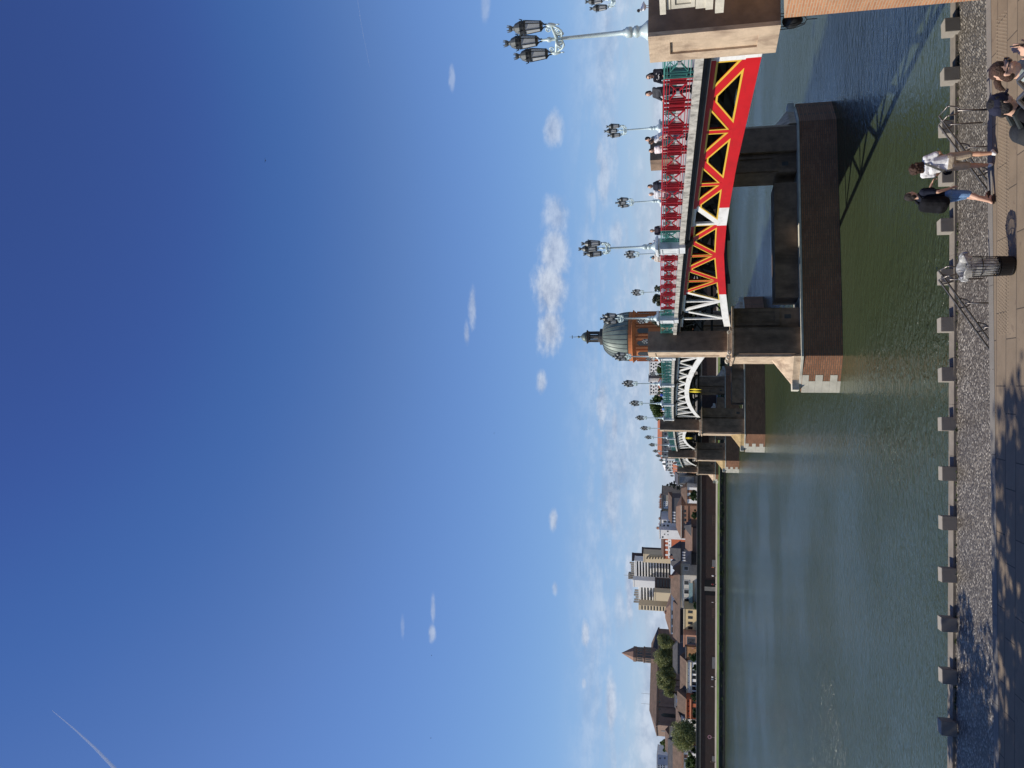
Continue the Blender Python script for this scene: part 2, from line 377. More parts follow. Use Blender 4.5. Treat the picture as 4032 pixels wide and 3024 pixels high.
for i, (sc_, zc_, zp_) in enumerate(PIERS): make_pier(sc_, zc_, zp_, stone if i in (0, 3) else ochre)

# ---- abutment on the near bank: brick shaft, with the same stone pylon on top
ab = MB(); ab.box(4.0, 20.38, -32.0, -13.32, -3.0, 9.45)
brick_lit = brickmat('abutment_brick', (0.60, 0.29, 0.14), (0.48, 0.21, 0.10), (0.52, 0.38, 0.25), 0.40, 0.075, 0.014, bump=0.8, stain=(0.42, 0.27, 0.14), amt=0.35)
abut = b_shift(ab).build('abutment', brick_lit, bridge)
make_pylon(21.35, 9.5, 13.08, lambda v: v, bridge, 0.66)
ab2 = MB(); ab2.box(20.38, 22.0, -32.0, -15.12, -3.0, 9.3); b_shift(ab2).build('bearing_wall', shade_render, bridge)
pb = MB()                                            # pale stone pedestal ending the street parapet
pb.box(17.6, 19.85, -14.6, -13.42, 11.33, 11.52); pb.box(17.7, 19.82, -14.5, -13.46, 11.52, 11.78); pb.box(17.75, 19.78, -14.45, -13.53, 11.78, 12.44)
for (a, b_, c, d) in ((17.75, 17.95, 11.8, 12.42), (19.62, 19.775, 11.8, 12.42)): pb.box(a, b_, -13.53, -13.49, c, d)
pb.box(17.95, 19.62, -13.53, -13.49, 11.8, 11.9); pb.box(17.95, 19.62, -13.53, -13.49, 12.32, 12.42)
pb.box(17.7, 19.75, -14.55, -13.47, 12.44, 12.56); pb.box(17.6, 19.85, -14.62, -13.40, 12.56, 12.72)
pb.box(17.5, 19.95, -14.7, -13.36, 11.05, 11.27)
b_shift(pb).build('parapet_pedestal', lightstone, bridge)
ap = MB(); ap.box(4.0, 20.5, -30.3, -14.62, 9.45, 11.0); b_shift(ap).build('approach_wall', stone, bridge)

# ---- deck: paving, stone edge and soffit following the camber
def sweep(name, y0, y1, f0, f1, m, s_a=20.4, s_b=318.0, n=75):
    mb = MB(); vs = []; fs = []
    for i in range(n + 1):
        s = s_a + (s_b - s_a) * i / n; z0, z1 = f0(s), f1(s)
        vs += [(s, y0, z0), (s, y1, z0), (s, y1, z1), (s, y0, z1)]
    for i in range(n):
        a = i * 4
        for j in range(4): fs.append((a + j, a + (j + 1) % 4, a + 4 + (j + 1) % 4, a + 4 + j))
    fs += [(0, 1, 2, 3), (n * 4 + 3, n * 4 + 2, n * 4 + 1, n * 4)]
    mb.add(vs, fs); return b_shift(mb).build(name, m, bridge)
deck_z = lambda s: railtop(s) - 1.02
sweep('deck', -30.4, -15.02, lambda s: deck_z(s) - 0.55, lambda s: deck_z(s) - 0.1, soffit)
sweep('footway', -30.3, -15.16, lambda s: deck_z(s) - 0.097, lambda s: deck_z(s) - 0.03, pave)
sweep('deck_edge', -15.15, -14.78, lambda s: deck_z(s) - 0.27, lambda s: deck_z(s), conc)
sweep('deck_edge', -30.62, -30.25, lambda s: deck_z(s) - 0.27, lambda s: deck_z(s), conc)
sweep('gutter', -15.14, -14.9, lambda s: deck_z(s) - 0.38, lambda s: deck_z(s) - 0.272, shadeiron)

# ---- trusses
SP1 = [(20.5, 9.32), (25.2, 9.55), (28.5, 9.66), (31, 9.75), (34, 9.85), (38, 9.90), (41.3, 9.92), (46.2, 9.83), (49.8, 9.61), (54.9, 9.28), (61.8, 8.74), (65.0, 8.42)]
def interp(tab, s):
    for (a, za), (b, zb) in zip(tab, tab[1:]):
        if s <= b: return za + (zb - za) * (s - a) / (b - a)
    return tab[-1][1]
def arch(a, za, b, zb, h): return lambda s: za + (zb - za) * (s - a) / (b - a) + 4 * h * ((s - a) / (b - a)) * (1 - (s - a) / (b - a))
SPANS = [dict(a=21.9, b=64.5, low=lambda s: interp(SP1, s), nodes=[25.4 + 5.22 * i for i in range(8)], hb=0.5, paint=True),
         dict(a=68.2, b=126.0, low=arch(67.7, 8.75, 126.2, 9.7, 2.35), nodes=[72.2 + 5.32 * i for i in range(11)], hb=0.55, paint=False),
         dict(a=130.0, b=187.0, low=arch(129.7, 9.75, 187.2, 9.7, 2.35), nodes=[133.4 + 5.55 * i for i in range(10)], hb=0.55, paint=False),
         dict(a=190.8, b=250.1, low=arch(190.5, 9.7, 250.3, 8.4, 2.35), nodes=[194.5 + 5.6 * i for i in range(10)], hb=0.55, paint=False),
         dict(a=254.0, b=286.0, low=lambda s: 8.4 + 1.1 * min(1, (s - 254) / 20), nodes=[257 + 5.3 * i for i in range(6)], hb=0.5, paint=False)]
top_z = lambda s: deck_z(s) - 0.42
def colour_at(sp, s):
    if not sp['paint']: return 1
    return 0 if (25.45 < s < 38.8 or 41.3 < s < 54.85) else 1
CUTS = [25.45, 38.8, 41.3, 54.85]
def clip(poly, n, c):                                # keep n.p <= c
    out = []
    for i in range(len(poly)):
        p, q = poly[i], poly[(i + 1) % len(poly)]; dp = n[0] * p[0] + n[1] * p[1] - c; dq = n[0] * q[0] + n[1] * q[1] - c
        if dp <= 0: out.append(p)
        if dp * dq < 0: t = dp / (dp - dq); out.append((p[0] + t * (q[0] - p[0]), p[1] + t * (q[1] - p[1])))
    return out
def halfline(p, q, inside, off):
    nx, nz = q[1] - p[1], -(q[0] - p[0]); L = math.hypot(nx, nz); nx /= L; nz /= L; c = nx * p[0] + nz * p[1]
    if nx * inside[0] + nz * inside[1] > c: nx, nz, c = -nx, -nz, -c
    return (nx, nz), c - off
def truss(sp, y, mats_, thick, scale=1.0, yellow_on=False):
    low, a, b = sp['low'], sp['a'], sp['b']; mb = MB(); rings = []; ht = 0.33
    ss = sorted(set([a + (b - a) * i / 40 for i in range(41)] + ([c for c in CUTS if a < c < b] if sp['paint'] else [])))
    for p, q in zip(ss, ss[1:]):
        mb.cur = colour_at(sp, (p + q) / 2)
        for f0, f1 in ((low, lambda s: low(s) + sp['hb']), (lambda s: top_z(s) - ht, top_z)):
            mb.prism_y([(p, f0(p)), (q, f0(q)), (q, f1(q)), (p, f1(p))], y - thick / 2, y + thick / 2)
    nd = [n for n in sp['nodes'] if a < n < b]
    wv, wd = (0.26, 0.34) if sp['paint'] else (0.24, 0.26)
    wv *= scale; wd *= scale
    for i, n in enumerate(nd):
        mb.cur = colour_at(sp, n); zb, zt = low(n) + sp['hb'] * 0.5, top_z(n) - ht * 0.5
        mb.prism_y([(n - wv / 2, zb), (n + wv / 2, zb), (n + wv / 2, zt), (n - wv / 2, zt)], y - thick / 2 + 0.004, y + thick / 2 - 0.004)
    ends = [nd[0] - (nd[1] - nd[0])] + nd + [nd[-1] + (nd[1] - nd[0])]
    for n0, n1 in zip(ends, ends[1:]):
        mid = (n0 + n1) / 2
        for (u, inset) in ((n0, 0.007), (n1, 0.010)):
            if not (a + 0.2 < u < b - 0.2 and a + 0.2 < mid < b - 0.2): continue
            p0, p1 = (u, low(u) + sp['hb'] * 0.75), (mid, top_z(mid) - ht * 0.6)
            L = math.hypot(p1[0] - p0[0], p1[1] - p0[1]); nx, nz = -(p1[1] - p0[1]) / L * wd / 2, (p1[0] - p0[0]) / L * wd / 2
            mb.cur = colour_at(sp, (u + mid) / 2)
            mb.prism_y([(p0[0] - nx, p0[1] - nz), (p0[0] + nx, p0[1] + nz), (p1[0] + nx, p1[1] + nz), (p1[0] - nx, p1[1] - nz)], y - thick / 2 + inset, y + thick / 2 - inset)
            if yellow_on and mb.cur == 0:
                # outline of the two openings beside this diagonal
                for kind in ('lower', 'upper'):
                    if kind == 'lower':
                        if u != n0: continue
                        inside = (mid, low(mid) + sp['hb'] + 0.25)
                        lines = [((n0, low(n0) + sp['hb']), (n1, low(n1) + sp['hb']), 0.0), ((n0, low(n0) + sp['hb'] * .75), (mid, top_z(mid) - ht * .6), wd / 2), ((n1, low(n1) + sp['hb'] * .75), (mid, top_z(mid) - ht * .6), wd / 2)]
                        hgt = top_z(mid) - ht - low(mid) - sp['hb']; sl_ = hgt / 2.6; zt = top_z(mid) - ht - 0.16   # round crown of the opening
                        lines.append(((mid - 1, zt - .02), (mid + 1, zt + .02), 0)); zt += 0.10
                        lines.append(((mid - 1, zt - sl_), (mid + 1, zt + sl_), 0)); lines.append(((mid - 1, zt + sl_), (mid + 1, zt - sl_), 0))
                    else:
                        sd_ = 1 if mid > u else -1; inside = (u + sd_ * 0.5, top_z(u) - ht - 0.25)
                        lines = [((u, 0), (u, 1), wv / 2), ((u, low(u) + sp['hb'] * .75), (mid, top_z(mid) - ht * .6), wd / 2), ((u, top_z(u) - ht), (mid, top_z(mid) - ht), 0.0)]
                    def region(extra):
                        pl = [(u - 9, 0), (u + 9, 0), (u + 9, 30), (u - 9, 30)]
                        for (p, q, off) in lines:
                            nn, c = halfline(p, q, inside, off + extra); pl = clip(pl, nn, c)
                        for cc in CUTS:
                            sgn = 1 if inside[0] < cc else -1
                        return pl
                    i_ = region(0.065)
                    if len(i_) < 3: continue
                    act = []                          # the line each inner edge lies on
                    for e in range(len(i_)):
                        p, q = i_[e], i_[(e + 1) % len(i_)]; mx_, mz_ = (p[0] + q[0]) / 2, (p[1] + q[1]) / 2; best = None
                        for (a_, b_, off) in lines:
                            nn, c = halfline(a_, b_, inside, off + 0.065); dd = abs(nn[0] * mx_ + nn[1] * mz_ - c)
                            if best is None or dd < best[0]: best = (dd, nn, c + 0.069)
                        act.append(best[1:])
                    def meet(A, B_):
                        (a1, a2), c1 = A; (b1, b2), c2 = B_; dt = a1 * b2 - a2 * b1
                        return ((c1 * b2 - a2 * c2) / dt, (a1 * c2 - c1 * b1) / dt) if abs(dt) > 1e-5 else None
                    o_ = [meet(act[e - 1], act[e]) for e in range(len(i_))]
                    if None in o_: continue
                    ring = MB()
                    for e in range(len(o_)):
                        e2 = (e + 1) % len(o_); ring.prism_y([o_[e], o_[e2], i_[e2], i_[e]], y + thick / 2 - 0.03, y + thick / 2 + 0.004)
                    rings.append(ring)
    o = b_shift(mb).build('truss', mats_, bridge)
    for r_ in rings: b_shift(r_).build('yellow_outline', yellow, o)
    return o
for sp in SPANS:
    truss(sp, -15.35, [red, white], 0.13, 1.0, sp['paint'])
    for y in (-19.0, -22.7, -26.4): truss(sp, y, [shadeiron, shadeiron], 0.3, 1.4)  # inner girders, coloured dark to stand in for the shade under the deck
    truss(sp, -30.05, [white, white], 0.13)
# cross beams and bracing under the deck
for sp in SPANS:
    for n in sp['nodes']:
        if sp['a'] + 0.5 < n < sp['b'] - 0.5:
            cb = MB(); cb.box(n - 0.14, n + 0.14, -29.85, -15.55, top_z(n) - 0.75, top_z(n) - 0.12)
            zl = sp['low'](n) + 0.2
            cb.bar((n, -29.85, zl), (n, -15.55, zl), 0.16, 0.2)
            for y0, y1 in ((-15.6, -19.0), (-19.0, -22.7), (-22.7, -26.4), (-26.4, -29.8)):
                cb.bar((n, y0, zl), (n, y1, top_z(n) - 0.5), 0.1, 0.12)
            b_shift(cb).build('cross_bracing', shadeiron, bridge)

# ---- lamp pedestals with their bracket below, upstream and downstream
STN = [43.2, 59.8, 74.9, 91.0, 107.6, 124.2, 139.4, 156.0, 173.0, 190.2, 205.3, 222.0, 238.0, 256.2, 271.3]
def pedestal(s, sg):
    def yq(v): return v if sg > 0 else -45.4 - v
    def bx(mb, a, b, y0, y1, z0, z1): ya, yb = sorted((yq(y0), yq(y1))); mb.box(a, b, ya, yb, z0, z1)
    zt = railtop(s); mb = MB()
    bx(mb, s - 0.5, s + 0.5, -15.2, -14.6, zt - 1.35, zt + 0.12)
    for (a, b_, c, d) in ((-0.5, -0.4, -1.0, 0.0), (0.4, 0.5, -1.0, 0.0)): bx(mb, s + a, s + b_, -14.6, -14.56, zt + c, zt + d)
    bx(mb, s - 0.4, s + 0.4, -14.6, -14.56, zt - 1.0, zt - 0.9); bx(mb, s - 0.4, s + 0.4, -14.6, -14.56, zt - 0.1, zt)
    p = b_shift(mb).build('lamp_pedestal', pedm, bridge)
    c = MB(); bx(c, s - 0.62, s + 0.62, -15.32, -14.48, zt + 0.12, zt + 0.22); bx(c, s - 0.55, s + 0.55, -15.26, -14.54, zt + 0.22, zt + 0.28)
    b_shift(c).build('cap', pedm, p)
    k = MB(); prof = [(-14.75, zt - 1.352), (-14.85, zt - 1.5), (-15.0, zt - 1.7), (-15.2, zt - 1.78), (-15.2, zt - 1.352)]
    k.prism_x([(yq(a), b_) for a, b_ in prof], s - 0.45, s + 0.45); b_shift(k).build('bracket', shadeiron, p)
    return p
for s in STN:
    if all(abs(s - p[0]) > 0.5 for p in PIERS): pedestal(s, 1); pedestal(s, -1)

# ---- railings
def rail_panel_mb(L):
    m = MB(); h = 1.02; e = 0.022
    m.cur = 0
    m.box(-L / 2, L / 2, -0.035, 0.035, h - 0.055, h)                      # handrail
    for z in (0.90, 0.11): m.box(-L / 2, L / 2, -0.0125, 0.0125, z - e / 2, z + e / 2)
    for x in (-L / 2 + 0.035, L / 2 - 0.035): m.box(x - 0.02, x + 0.02, -0.05, 0.02, 0.0, h - 0.055)
    xs = [-L / 2 + 0.30, L / 2 - 0.30]
    for x in xs: m.box(x - e / 2, x + e / 2, -0.07, 0.012, 0.0, h - 0.055)
    for sgn in (-1, 1):                                                    # slim rectangles beside the square
        c = sgn * (L / 2 - 0.17); m.box(c - 0.075, c - 0.055, -0.09, 0.01, 0.22, 0.80); m.box(c + 0.055, c + 0.075, -0.09, 0.01, 0.22, 0.80)
        m.box(c - 0.055, c + 0.055, -0.01, 0.01, 0.22, 0.24); m.box(c - 0.055, c + 0.055, -0.01, 0.01, 0.78, 0.80)
    q = L / 2 - 0.42; z0, z1 = 0.20, 0.80; zc = 0.5
    for (A, B) in (((-q, z0), (q, z0)), ((-q, z1), (q, z1)), ((-q, z0), (-q, z1)), ((q, z0), (q, z1))): m.bar((A[0], -0.035, A[1]), (B[0], -0.035, B[1]), 0.024, 0.09, (0, 1, 0))
    for (x, z) in ((-q, z0), (q, z0), (-q, z1), (q, z1)): m.bar((x, -0.03, z), (x * 0.12, -0.03, zc + (z - zc) * 0.18), 0.024, 0.075, (0, 1, 0))
    r = 0.55
    for (A, B) in (((-q * r, zc - .3 * r), (q * r, zc - .3 * r)), ((-q * r, zc + .3 * r), (q * r, zc + .3 * r)), ((-q * r, zc - .3 * r), (-q * r, zc + .3 * r)), ((q * r, zc - .3 * r), (q * r, zc + .3 * r))): m.bar((A[0], 0, A[1]), (B[0], 0, B[1]), 0.02, 0.018, (0, 1, 0))
    m.cur = 1; m.box(-0.085, 0.085, -0.02, 0.024, zc - 0.06, zc + 0.06)
    return m
def stations():
    """panel centres between pedestals, pylons and the ends"""
    stops = sorted([(s, 0.52) for s in STN] + [(21.35, 0.7)] + [(p[0], 1.12) for p in PIERS])
    out = []
    for (a, ha), (b_, hb) in zip(stops, stops[1:]):
        if b_ - a < 1.5: continue
        x0, x1 = a + ha, b_ - hb
        if x1 - x0 < 0.6: continue
        n = max(1, round((x1 - x0) / 1.96)); L = (x1 - x0) / n
        for i in range(n): out.append((x0 + L * (i + 0.5), L, i == 0, i == n - 1))
    return out
PAN = stations()
base_t = rail_panel_mb(1.96).build('railing_panel', [teal, greyplate], bridge); base_r = None
rest = MB(); first = True; red_me = None; cnt = 0
def place_panel(s, L, y):
    zb = deck_z(s); return (s - S0, y - W0, zb), math.atan(slope(s)), L / 1.96
for (s, L, f0, f1) in PAN:
    isred = 26.0 < s < 40.3 or 44.3 < s < 56.8
    loc, sl, sx = place_panel(s, L, -14.95)
    if cnt < 98 and s < 260:
        if isred and red_me is None:
            red_me = base_t.data.copy(); red_me.materials[0] = redrail
        o = base_t if first else base_t.copy()
        if not first: C.objects.link(o); o.parent = bridge
        if isred: o.data = red_me
        else: o.data = base_t.data if not (first and isred) else o.data
        first = False; cnt += 1
        o.location = loc; o.rotation_euler = (0, -sl, 0); o.scale = (sx, 1, 1)
    else:
        t = rail_panel_mb(L); o_ = len(rest.v); rest.cur = 0
        vs = [(x + loc[0], yv + loc[1], z + loc[2] + x * slope(s)) for x, yv, z in t.v]; rest.add(vs, t.f)
for (s, L, f0, f1) in PAN:
    loc, sl, sx = place_panel(s, L, -30.45); t = rail_panel_mb(L)
    rest.add([(x + loc[0], yv + loc[1], z + loc[2] + x * slope(s)) for x, yv, z in t.v], t.f)
tag(rest.build('railing', teal, bridge), kind='stuff')

# ---- yellow clearance boards under the second and third arch
for (s, sp) in ((97.3, SPANS[1]), (158.3, SPANS[2])):
    for dsx in (-0.95, 0.95):
        d = MB(); zt = sp['low'](s) + 0.05; x = s + dsx
        d.prism_y([(x, zt), (x + 0.58, zt - 0.75), (x, zt - 1.5), (x - 0.58, zt - 0.75)], -15.1, -15.06)
        b_shift(d).build('clearance_board', mat('board_yellow', (0.80, 0.62, 0.03), 0.5, 0.05, 1, 0), bridge)

# ================================================================== STREET LAMPS
lampgrey = mat('lamp_grey_paint', (0.50, 0.60, 0.60), 0.42, 0.12, 3.0, 0.06, stain=(0.16, 0.18, 0.18), stain_amt=0.35, metal=0.1)
lampdark = mat('lantern_black', (0.030, 0.032, 0.033), 0.45, 0.3, 6.0, 0.05, metal=0.3)
lampcap = mat('lantern_roof', (0.10, 0.11, 0.11), 0.5, 0.3, 6.0, 0.05, metal=0.3)
lampglass = mat('lantern_glass', (0.36, 0.37, 0.37), 0.25, 0.15, 3.0, 0.0, spec=0.5)
def lantern(root, x, y, z):
    g = MB(); n = 6
    def hexr(r, zz, o=0): return [(x + r * math.cos(2 * math.pi * i / n + o), y + r * math.sin(2 * math.pi * i / n + o), zz) for i in range(n)]
    a, b = hexr(0.135, z + 0.16), hexr(0.185, z + 0.60)
    g.add(a + b, [tuple(range(n))[::-1], tuple(range(n, 2 * n))] + [(i, (i + 1) % n, n + (i + 1) % n, n + i) for i in range(n)])
    L = MB()                                          # frame, roof and crown
    for i in range(n): L.bar(hexr(0.14, z + 0.16)[i], hexr(0.192, z + 0.60)[i], 0.02, 0.02)
    L.lathe([(0.0, z + 0.11), (0.11, z + 0.11), (0.15, z + 0.14), (0.16, z + 0.17), (0.13, z + 0.175)], 12, (x, y))
    for i in range(4):
        aa = math.pi / 2 * i; L.tube([(x + 0.05 * math.cos(aa), y + 0.05 * math.sin(aa), z - 0.02), (x + 0.05 * math.cos(aa), y + 0.05 * math.sin(aa), z + 0.05), (x + 0.13 * math.cos(aa), y + 0.13 * math.sin(aa), z + 0.13)], 0.014, 5)
    L.lathe([(0.17, z + 0.60), (0.20, z + 0.605), (0.21, z + 0.66), (0.19, z + 0.68), (0.195, z + 0.75), (0.17, z + 0.77)], 12, (x, y))
    for i in range(n):
        p = hexr(0.205, z + 0.70)[i]; L.tube([p, (x + (p[0] - x) * 1.18, y + (p[1] - y) * 1.18, z + 0.80)], [0.02, 0.008], 5)
    body = L.build('lantern', lampdark, root, smooth=False)
    g.build('glass', lampglass, body)
    Rf = MB(); Rf.lathe([(0.20, z + 0.765), (0.17, z + 0.83), (0.13, z + 0.92), (0.07, z + 0.96), (0.055, z + 1.0), (0.085, z + 1.05), (0.09, z + 1.1), (0.06, z + 1.11)], 12, (x, y))
    for i in range(6): aa = i * math.pi / 3; Rf.tube([(x + 0.075 * math.cos(aa), y + 0.075 * math.sin(aa), z + 1.07), (x + 0.095 * math.cos(aa), y + 0.095 * math.sin(aa), z + 1.17)], [0.022, 0.012], 4)
    Rf.build('roof', lampcap, body)
def spiral(m, c, dx, dy, r0, turns, r, sg=1, plane_up=1):
    pts = []
    for i in range(int(14 * turns) + 1):
        a = i / 14 * 2 * math.pi; rr = r0 * (1 - 0.75 * i / (14 * turns)); pts.append((c[0] + dx * rr * math.cos(a) * sg, c[1] + dy * rr * math.cos(a) * sg, c[2] + plane_up * rr * math.sin(a)))
    m.tube(pts, r, 5)
LAMP_ANG = R(15)                                     # direction of the two arms, in bridge axes
def make_lamp():
    root = thing('street_lamp', 'x', 'street lamp', (0, 0, 0), 0)
    p = MB()
    p.lathe([(0.30, 0.0), (0.27, 0.06), (0.20, 0.14), (0.15, 0.22), (0.135, 0.3), (0.17, 0.34), (0.16, 0.42), (0.115, 0.46), (0.13, 0.5), (0.155, 0.52), (0.15, 0.66), (0.10, 0.71), (0.105, 0.74), (0.075, 0.78), (0.068, 1.2), (0.048, 2.55), (0.066, 2.57), (0.07, 2.62), (0.05, 2.66), (0.05, 2.9), (0.075, 2.93), (0.075, 3.0), (0.04, 3.04), (0.035, 3.2)], 14)
    p.build('pole', lampgrey, root, smooth=True)
    b = MB(); ca, sa = math.cos(LAMP_ANG), math.sin(LAMP_ANG)
    for sg in (-1, 1):
        P = lambda t, z: (sg * ca * t, sg * sa * t, z)
        b.tube([P(0.05, 2.74), P(0.25, 2.78), P(0.45, 2.82), P(0.52, 2.86)], [0.05, 0.045, 0.04, 0.045], 7)
        b.tube([P(0.06, 2.58), P(0.22, 2.55), P(0.38, 2.62), P(0.48, 2.78)], 0.026, 6)
        spiral(b, P(0.27, 2.63), ca * sg, sa * sg, 0.13, 1.6, 0.022); spiral(b, P(0.36, 2.93), ca * sg, sa * sg, 0.09, 1.4, 0.018)
        b.lathe([(0.0, 2.66), (0.018, 2.68), (0.05, 2.76), (0.065, 2.82), (0.07, 2.9), (0.04, 2.94), (0.03, 2.99)], 8, (sg * ca * 0.52, sg * sa * 0.52))
        b.tube([P(0.52, 2.68), P(0.52, 2.56)], [0.02, 0.004], 5); b.lathe([(0.01, 2.6), (0.035, 2.62), (0.01, 2.64)], 6, (sg * ca * 0.52, sg * sa * 0.52))
        px_, py_ = -sa * sg, ca * sg                  # short ornament across
        b.tube([(px_ * 0.05, py_ * 0.05, 2.74), (px_ * 0.2, py_ * 0.2, 2.72), (px_ * 0.28, py_ * 0.28, 2.62)], [0.035, 0.028, 0.02], 6)
        spiral(b, (px_ * 0.2, py_ * 0.2, 2.62), px_, py_, 0.11, 1.5, 0.02)
    b.build('bracket', lampgrey, root, smooth=True)
    lantern(root, -ca * 0.52, -sa * 0.52, 2.98); lantern(root, ca * 0.52, sa * 0.52, 2.98); lantern(root, 0, 0, 3.2)
    return root
LAMP = make_lamp(); used = [False]
def put_lamp(s, w, z, label, group='three lantern street lamps along the bridge'):
    o = LAMP if not used[0] else copy_tree(LAMP)
    used[0] = True; o.location = bw(s, w, z); o.rotation_euler = (0, 0, BROT); tag(o, label, 'street lamp', group); return o
put_lamp(21.35, -13.95, 13.08, 'tall grey three lantern lamp on the stone pylon beside the nearest red truss')
ORD = ['first', 'second', 'third', 'fourth', 'fifth', 'sixth', 'seventh', 'eighth', 'ninth', 'tenth', 'eleventh', 'twelfth', 'thirteenth', 'fourteenth', 'fifteenth']
for i, s in enumerate(STN):
    put_lamp(s, -14.9, railtop(s) + 0.28, ORD[i] + ' lamp along the near railing after the tall lamp on the pylon')
for i, s in enumerate(STN[:9]):
    put_lamp(s, -30.5, railtop(s) + 0.28, ORD[i] + ' lamp along the far railing starting beside the tall lamp')
for s in (288.5, 309):
    put_lamp(s, -14.9, 13.4, 'lamp past the far end of the bridge, ' + ('farthest of all the lamps' if s > 300 else 'last but one of the row'))

# black lantern hanging under the near pylon
hl = thing('hanging_lantern', 'black iron lantern hanging under the corner of the near stone pylon', 'lantern', bw(21.2, -13.75, 9.48), BROT)
h = MB(); h.lathe([(0.05, -0.62), (0.12, -0.55), (0.19, -0.40), (0.20, -0.22), (0.13, -0.12), (0.05, -0.08)], 10); h.build('lantern_body', lampdark, hl, True)
h = MB()
for a in range(4):
    aa = a * math.pi / 2 + 0.4; h.tube([(0.24 * math.cos(aa), 0.24 * math.sin(aa), 0.0), (0.24 * math.cos(aa), 0.24 * math.sin(aa), -0.4), (0.14 * math.cos(aa), 0.14 * math.sin(aa), -0.68), (0.0, 0.0, -0.72), (0, 0, -1.0)], 0.013, 5)
h.build('lantern_cage', lampdark, hl)

# gull on the pylon top
gl = thing('gull', 'small white gull with a dark head standing on top of the near stone pylon', 'bird', bw(21.1, -14.55, 13.08), R(120))
gwhite = mat('gull_white', (0.75, 0.76, 0.78), 0.8, 0.05, 5, 0); gdark = mat('gull_dark', (0.02, 0.02, 0.025), 0.7, 0.1, 5, 0)
g = MB(); g.ball((0, 0, 0.16), 0.085, 10, 8, (1.0, 1.7, 0.9)); g.ball((0, 0.13, 0.25), 0.045, 8, 6, (1, 1, 1.2)); g.tube([(0, -0.1, 0.17), (0, -0.24, 0.16)], [0.05, 0.015], 6); g.build('gull_body', gwhite, gl, True)
g = MB(); g.ball((0, 0.15, 0.30), 0.048, 8, 6); g.tube([(0, 0.18, 0.295), (0, 0.25, 0.28)], [0.014, 0.004], 5); g.build('gull_head', gdark, gl, True)
g = MB(); g.tube([(0.03, 0, 0.1), (0.03, 0.01, 0.0)], 0.008, 5); g.build('leg', mat('gull_leg', (0.4, 0.05, 0.03), 0.6, 0.1, 5, 0), gl)
g = MB(); g.tube([(-0.03, 0, 0.1), (-0.03, 0.01, 0.0)], 0.008, 5); g.build('leg', MATS['gull_leg'], gl)
# ================================================================== RIVER, QUAY, PROMENADE
def water_mat():
    m = bpy.data.materials.new('river_water'); m.use_nodes = True; k = NT(m.node_tree); b = k.n['Principled BSDF']
    tc = k.node('ShaderNodeTexCoord'); oc = tc.outputs['Object']
    n = k.noise(oc, 0.02, 3, 0.5); c = k.ramp(n, [(0.35, (0.036, 0.050, 0.020)), (0.65, (0.052, 0.068, 0.036))]); k.put(b.inputs['Base Color'], c)
    b.inputs['Roughness'].default_value = 0.17; b.inputs['IOR'].default_value = 1.5
    w1 = k.noise(k.scale(oc, (0.75, 1.5, 1)), 1.0, 3, 0.55, 0.4); w2 = k.noise(k.scale(oc, (2.3, 4.2, 1)), 1.0, 3, 0.6, 0.3); w3 = k.noise(k.scale(oc, (0.08, 0.2, 1)), 1.0, 2, 0.5)
    h = k.math('ADD', k.math('ADD', k.math('MULTIPLY', w1, 0.55), k.math('MULTIPLY', w2, 0.34)), k.math('MULTIPLY', w3, 0.5))
    calm = k.math('ADD', 0.45, k.math('MULTIPLY', k.smooth(k.noise(oc, 0.035, 3, 0.5), 0.4, 0.65), 0.8))
    bp = k.node('ShaderNodeBump'); bp.inputs['Distance'].default_value = 0.55; k.put(bp.inputs['Strength'], k.math('MULTIPLY', calm, 1.0)); k.put(bp.inputs['Height'], h); k.l.new(bp.outputs[0], b.inputs['Normal'])
    return m
wm = MB(); wm.add([(-600, 34.9, 0), (900, 34.9, 0), (900, 262, 0), (-600, 262, 0)], [(0, 1, 2, 3)])
struct(wm.build('river', water_mat()))

cob = None
def cobble_mat():
    m = bpy.data.materials.new('cobbles'); m.use_nodes = True; k = NT(m.node_tree); b = k.n['Principled BSDF']
    tc = k.node('ShaderNodeTexCoord'); oc = tc.outputs['Object']; mp = k.node('ShaderNodeMapping'); k.put(mp.inputs['Vector'], oc); mp.inputs['Rotation'].default_value = (0, 0, R(28)); mp.inputs['Scale'].default_value = (0.8, 1.25, 1); oc2 = mp.outputs[0]
    v = k.node('ShaderNodeTexVoronoi', feature='F1'); k.put(v.inputs['Vector'], oc2); v.inputs['Scale'].default_value = 10.5; v.inputs['Randomness'].default_value = 0.32
    e = k.node('ShaderNodeTexVoronoi', feature='DISTANCE_TO_EDGE'); k.put(e.inputs['Vector'], oc2); e.inputs['Scale'].default_value = 10.5; e.inputs['Randomness'].default_value = 0.32
    sp = k.node('ShaderNodeSeparateColor'); k.put(sp.inputs[0], v.outputs['Color'])
    c = k.ramp(sp.outputs[0], [(0.0, (0.14, 0.12, 0.098)), (0.6, (0.25, 0.218, 0.178)), (1.0, (0.50, 0.455, 0.385))])
    big = k.noise(oc, 0.5, 5, 0.6); c = k.mix(0.6, c, k.ramp(big, [(0.3, 0.6), (0.7, 1.1)]), 'MULTIPLY')
    joint = k.smooth(e.outputs['Distance'], 0.02, 0.09); c = k.mix(joint, (0.055, 0.045, 0.035, 1), c)
    k.put(b.inputs['Base Color'], c); b.inputs['Roughness'].default_value = 0.55
    bp = k.node('ShaderNodeBump'); bp.inputs['Strength'].default_value = 1.0; bp.inputs['Distance'].default_value = 0.05
    k.put(bp.inputs['Height'], k.math('ADD', k.smooth(e.outputs['Distance'], 0.0, 0.28), k.math('MULTIPLY', k.noise(oc, 30, 3), 0.25))); k.l.new(bp.outputs[0], b.inputs['Normal'])
    return m
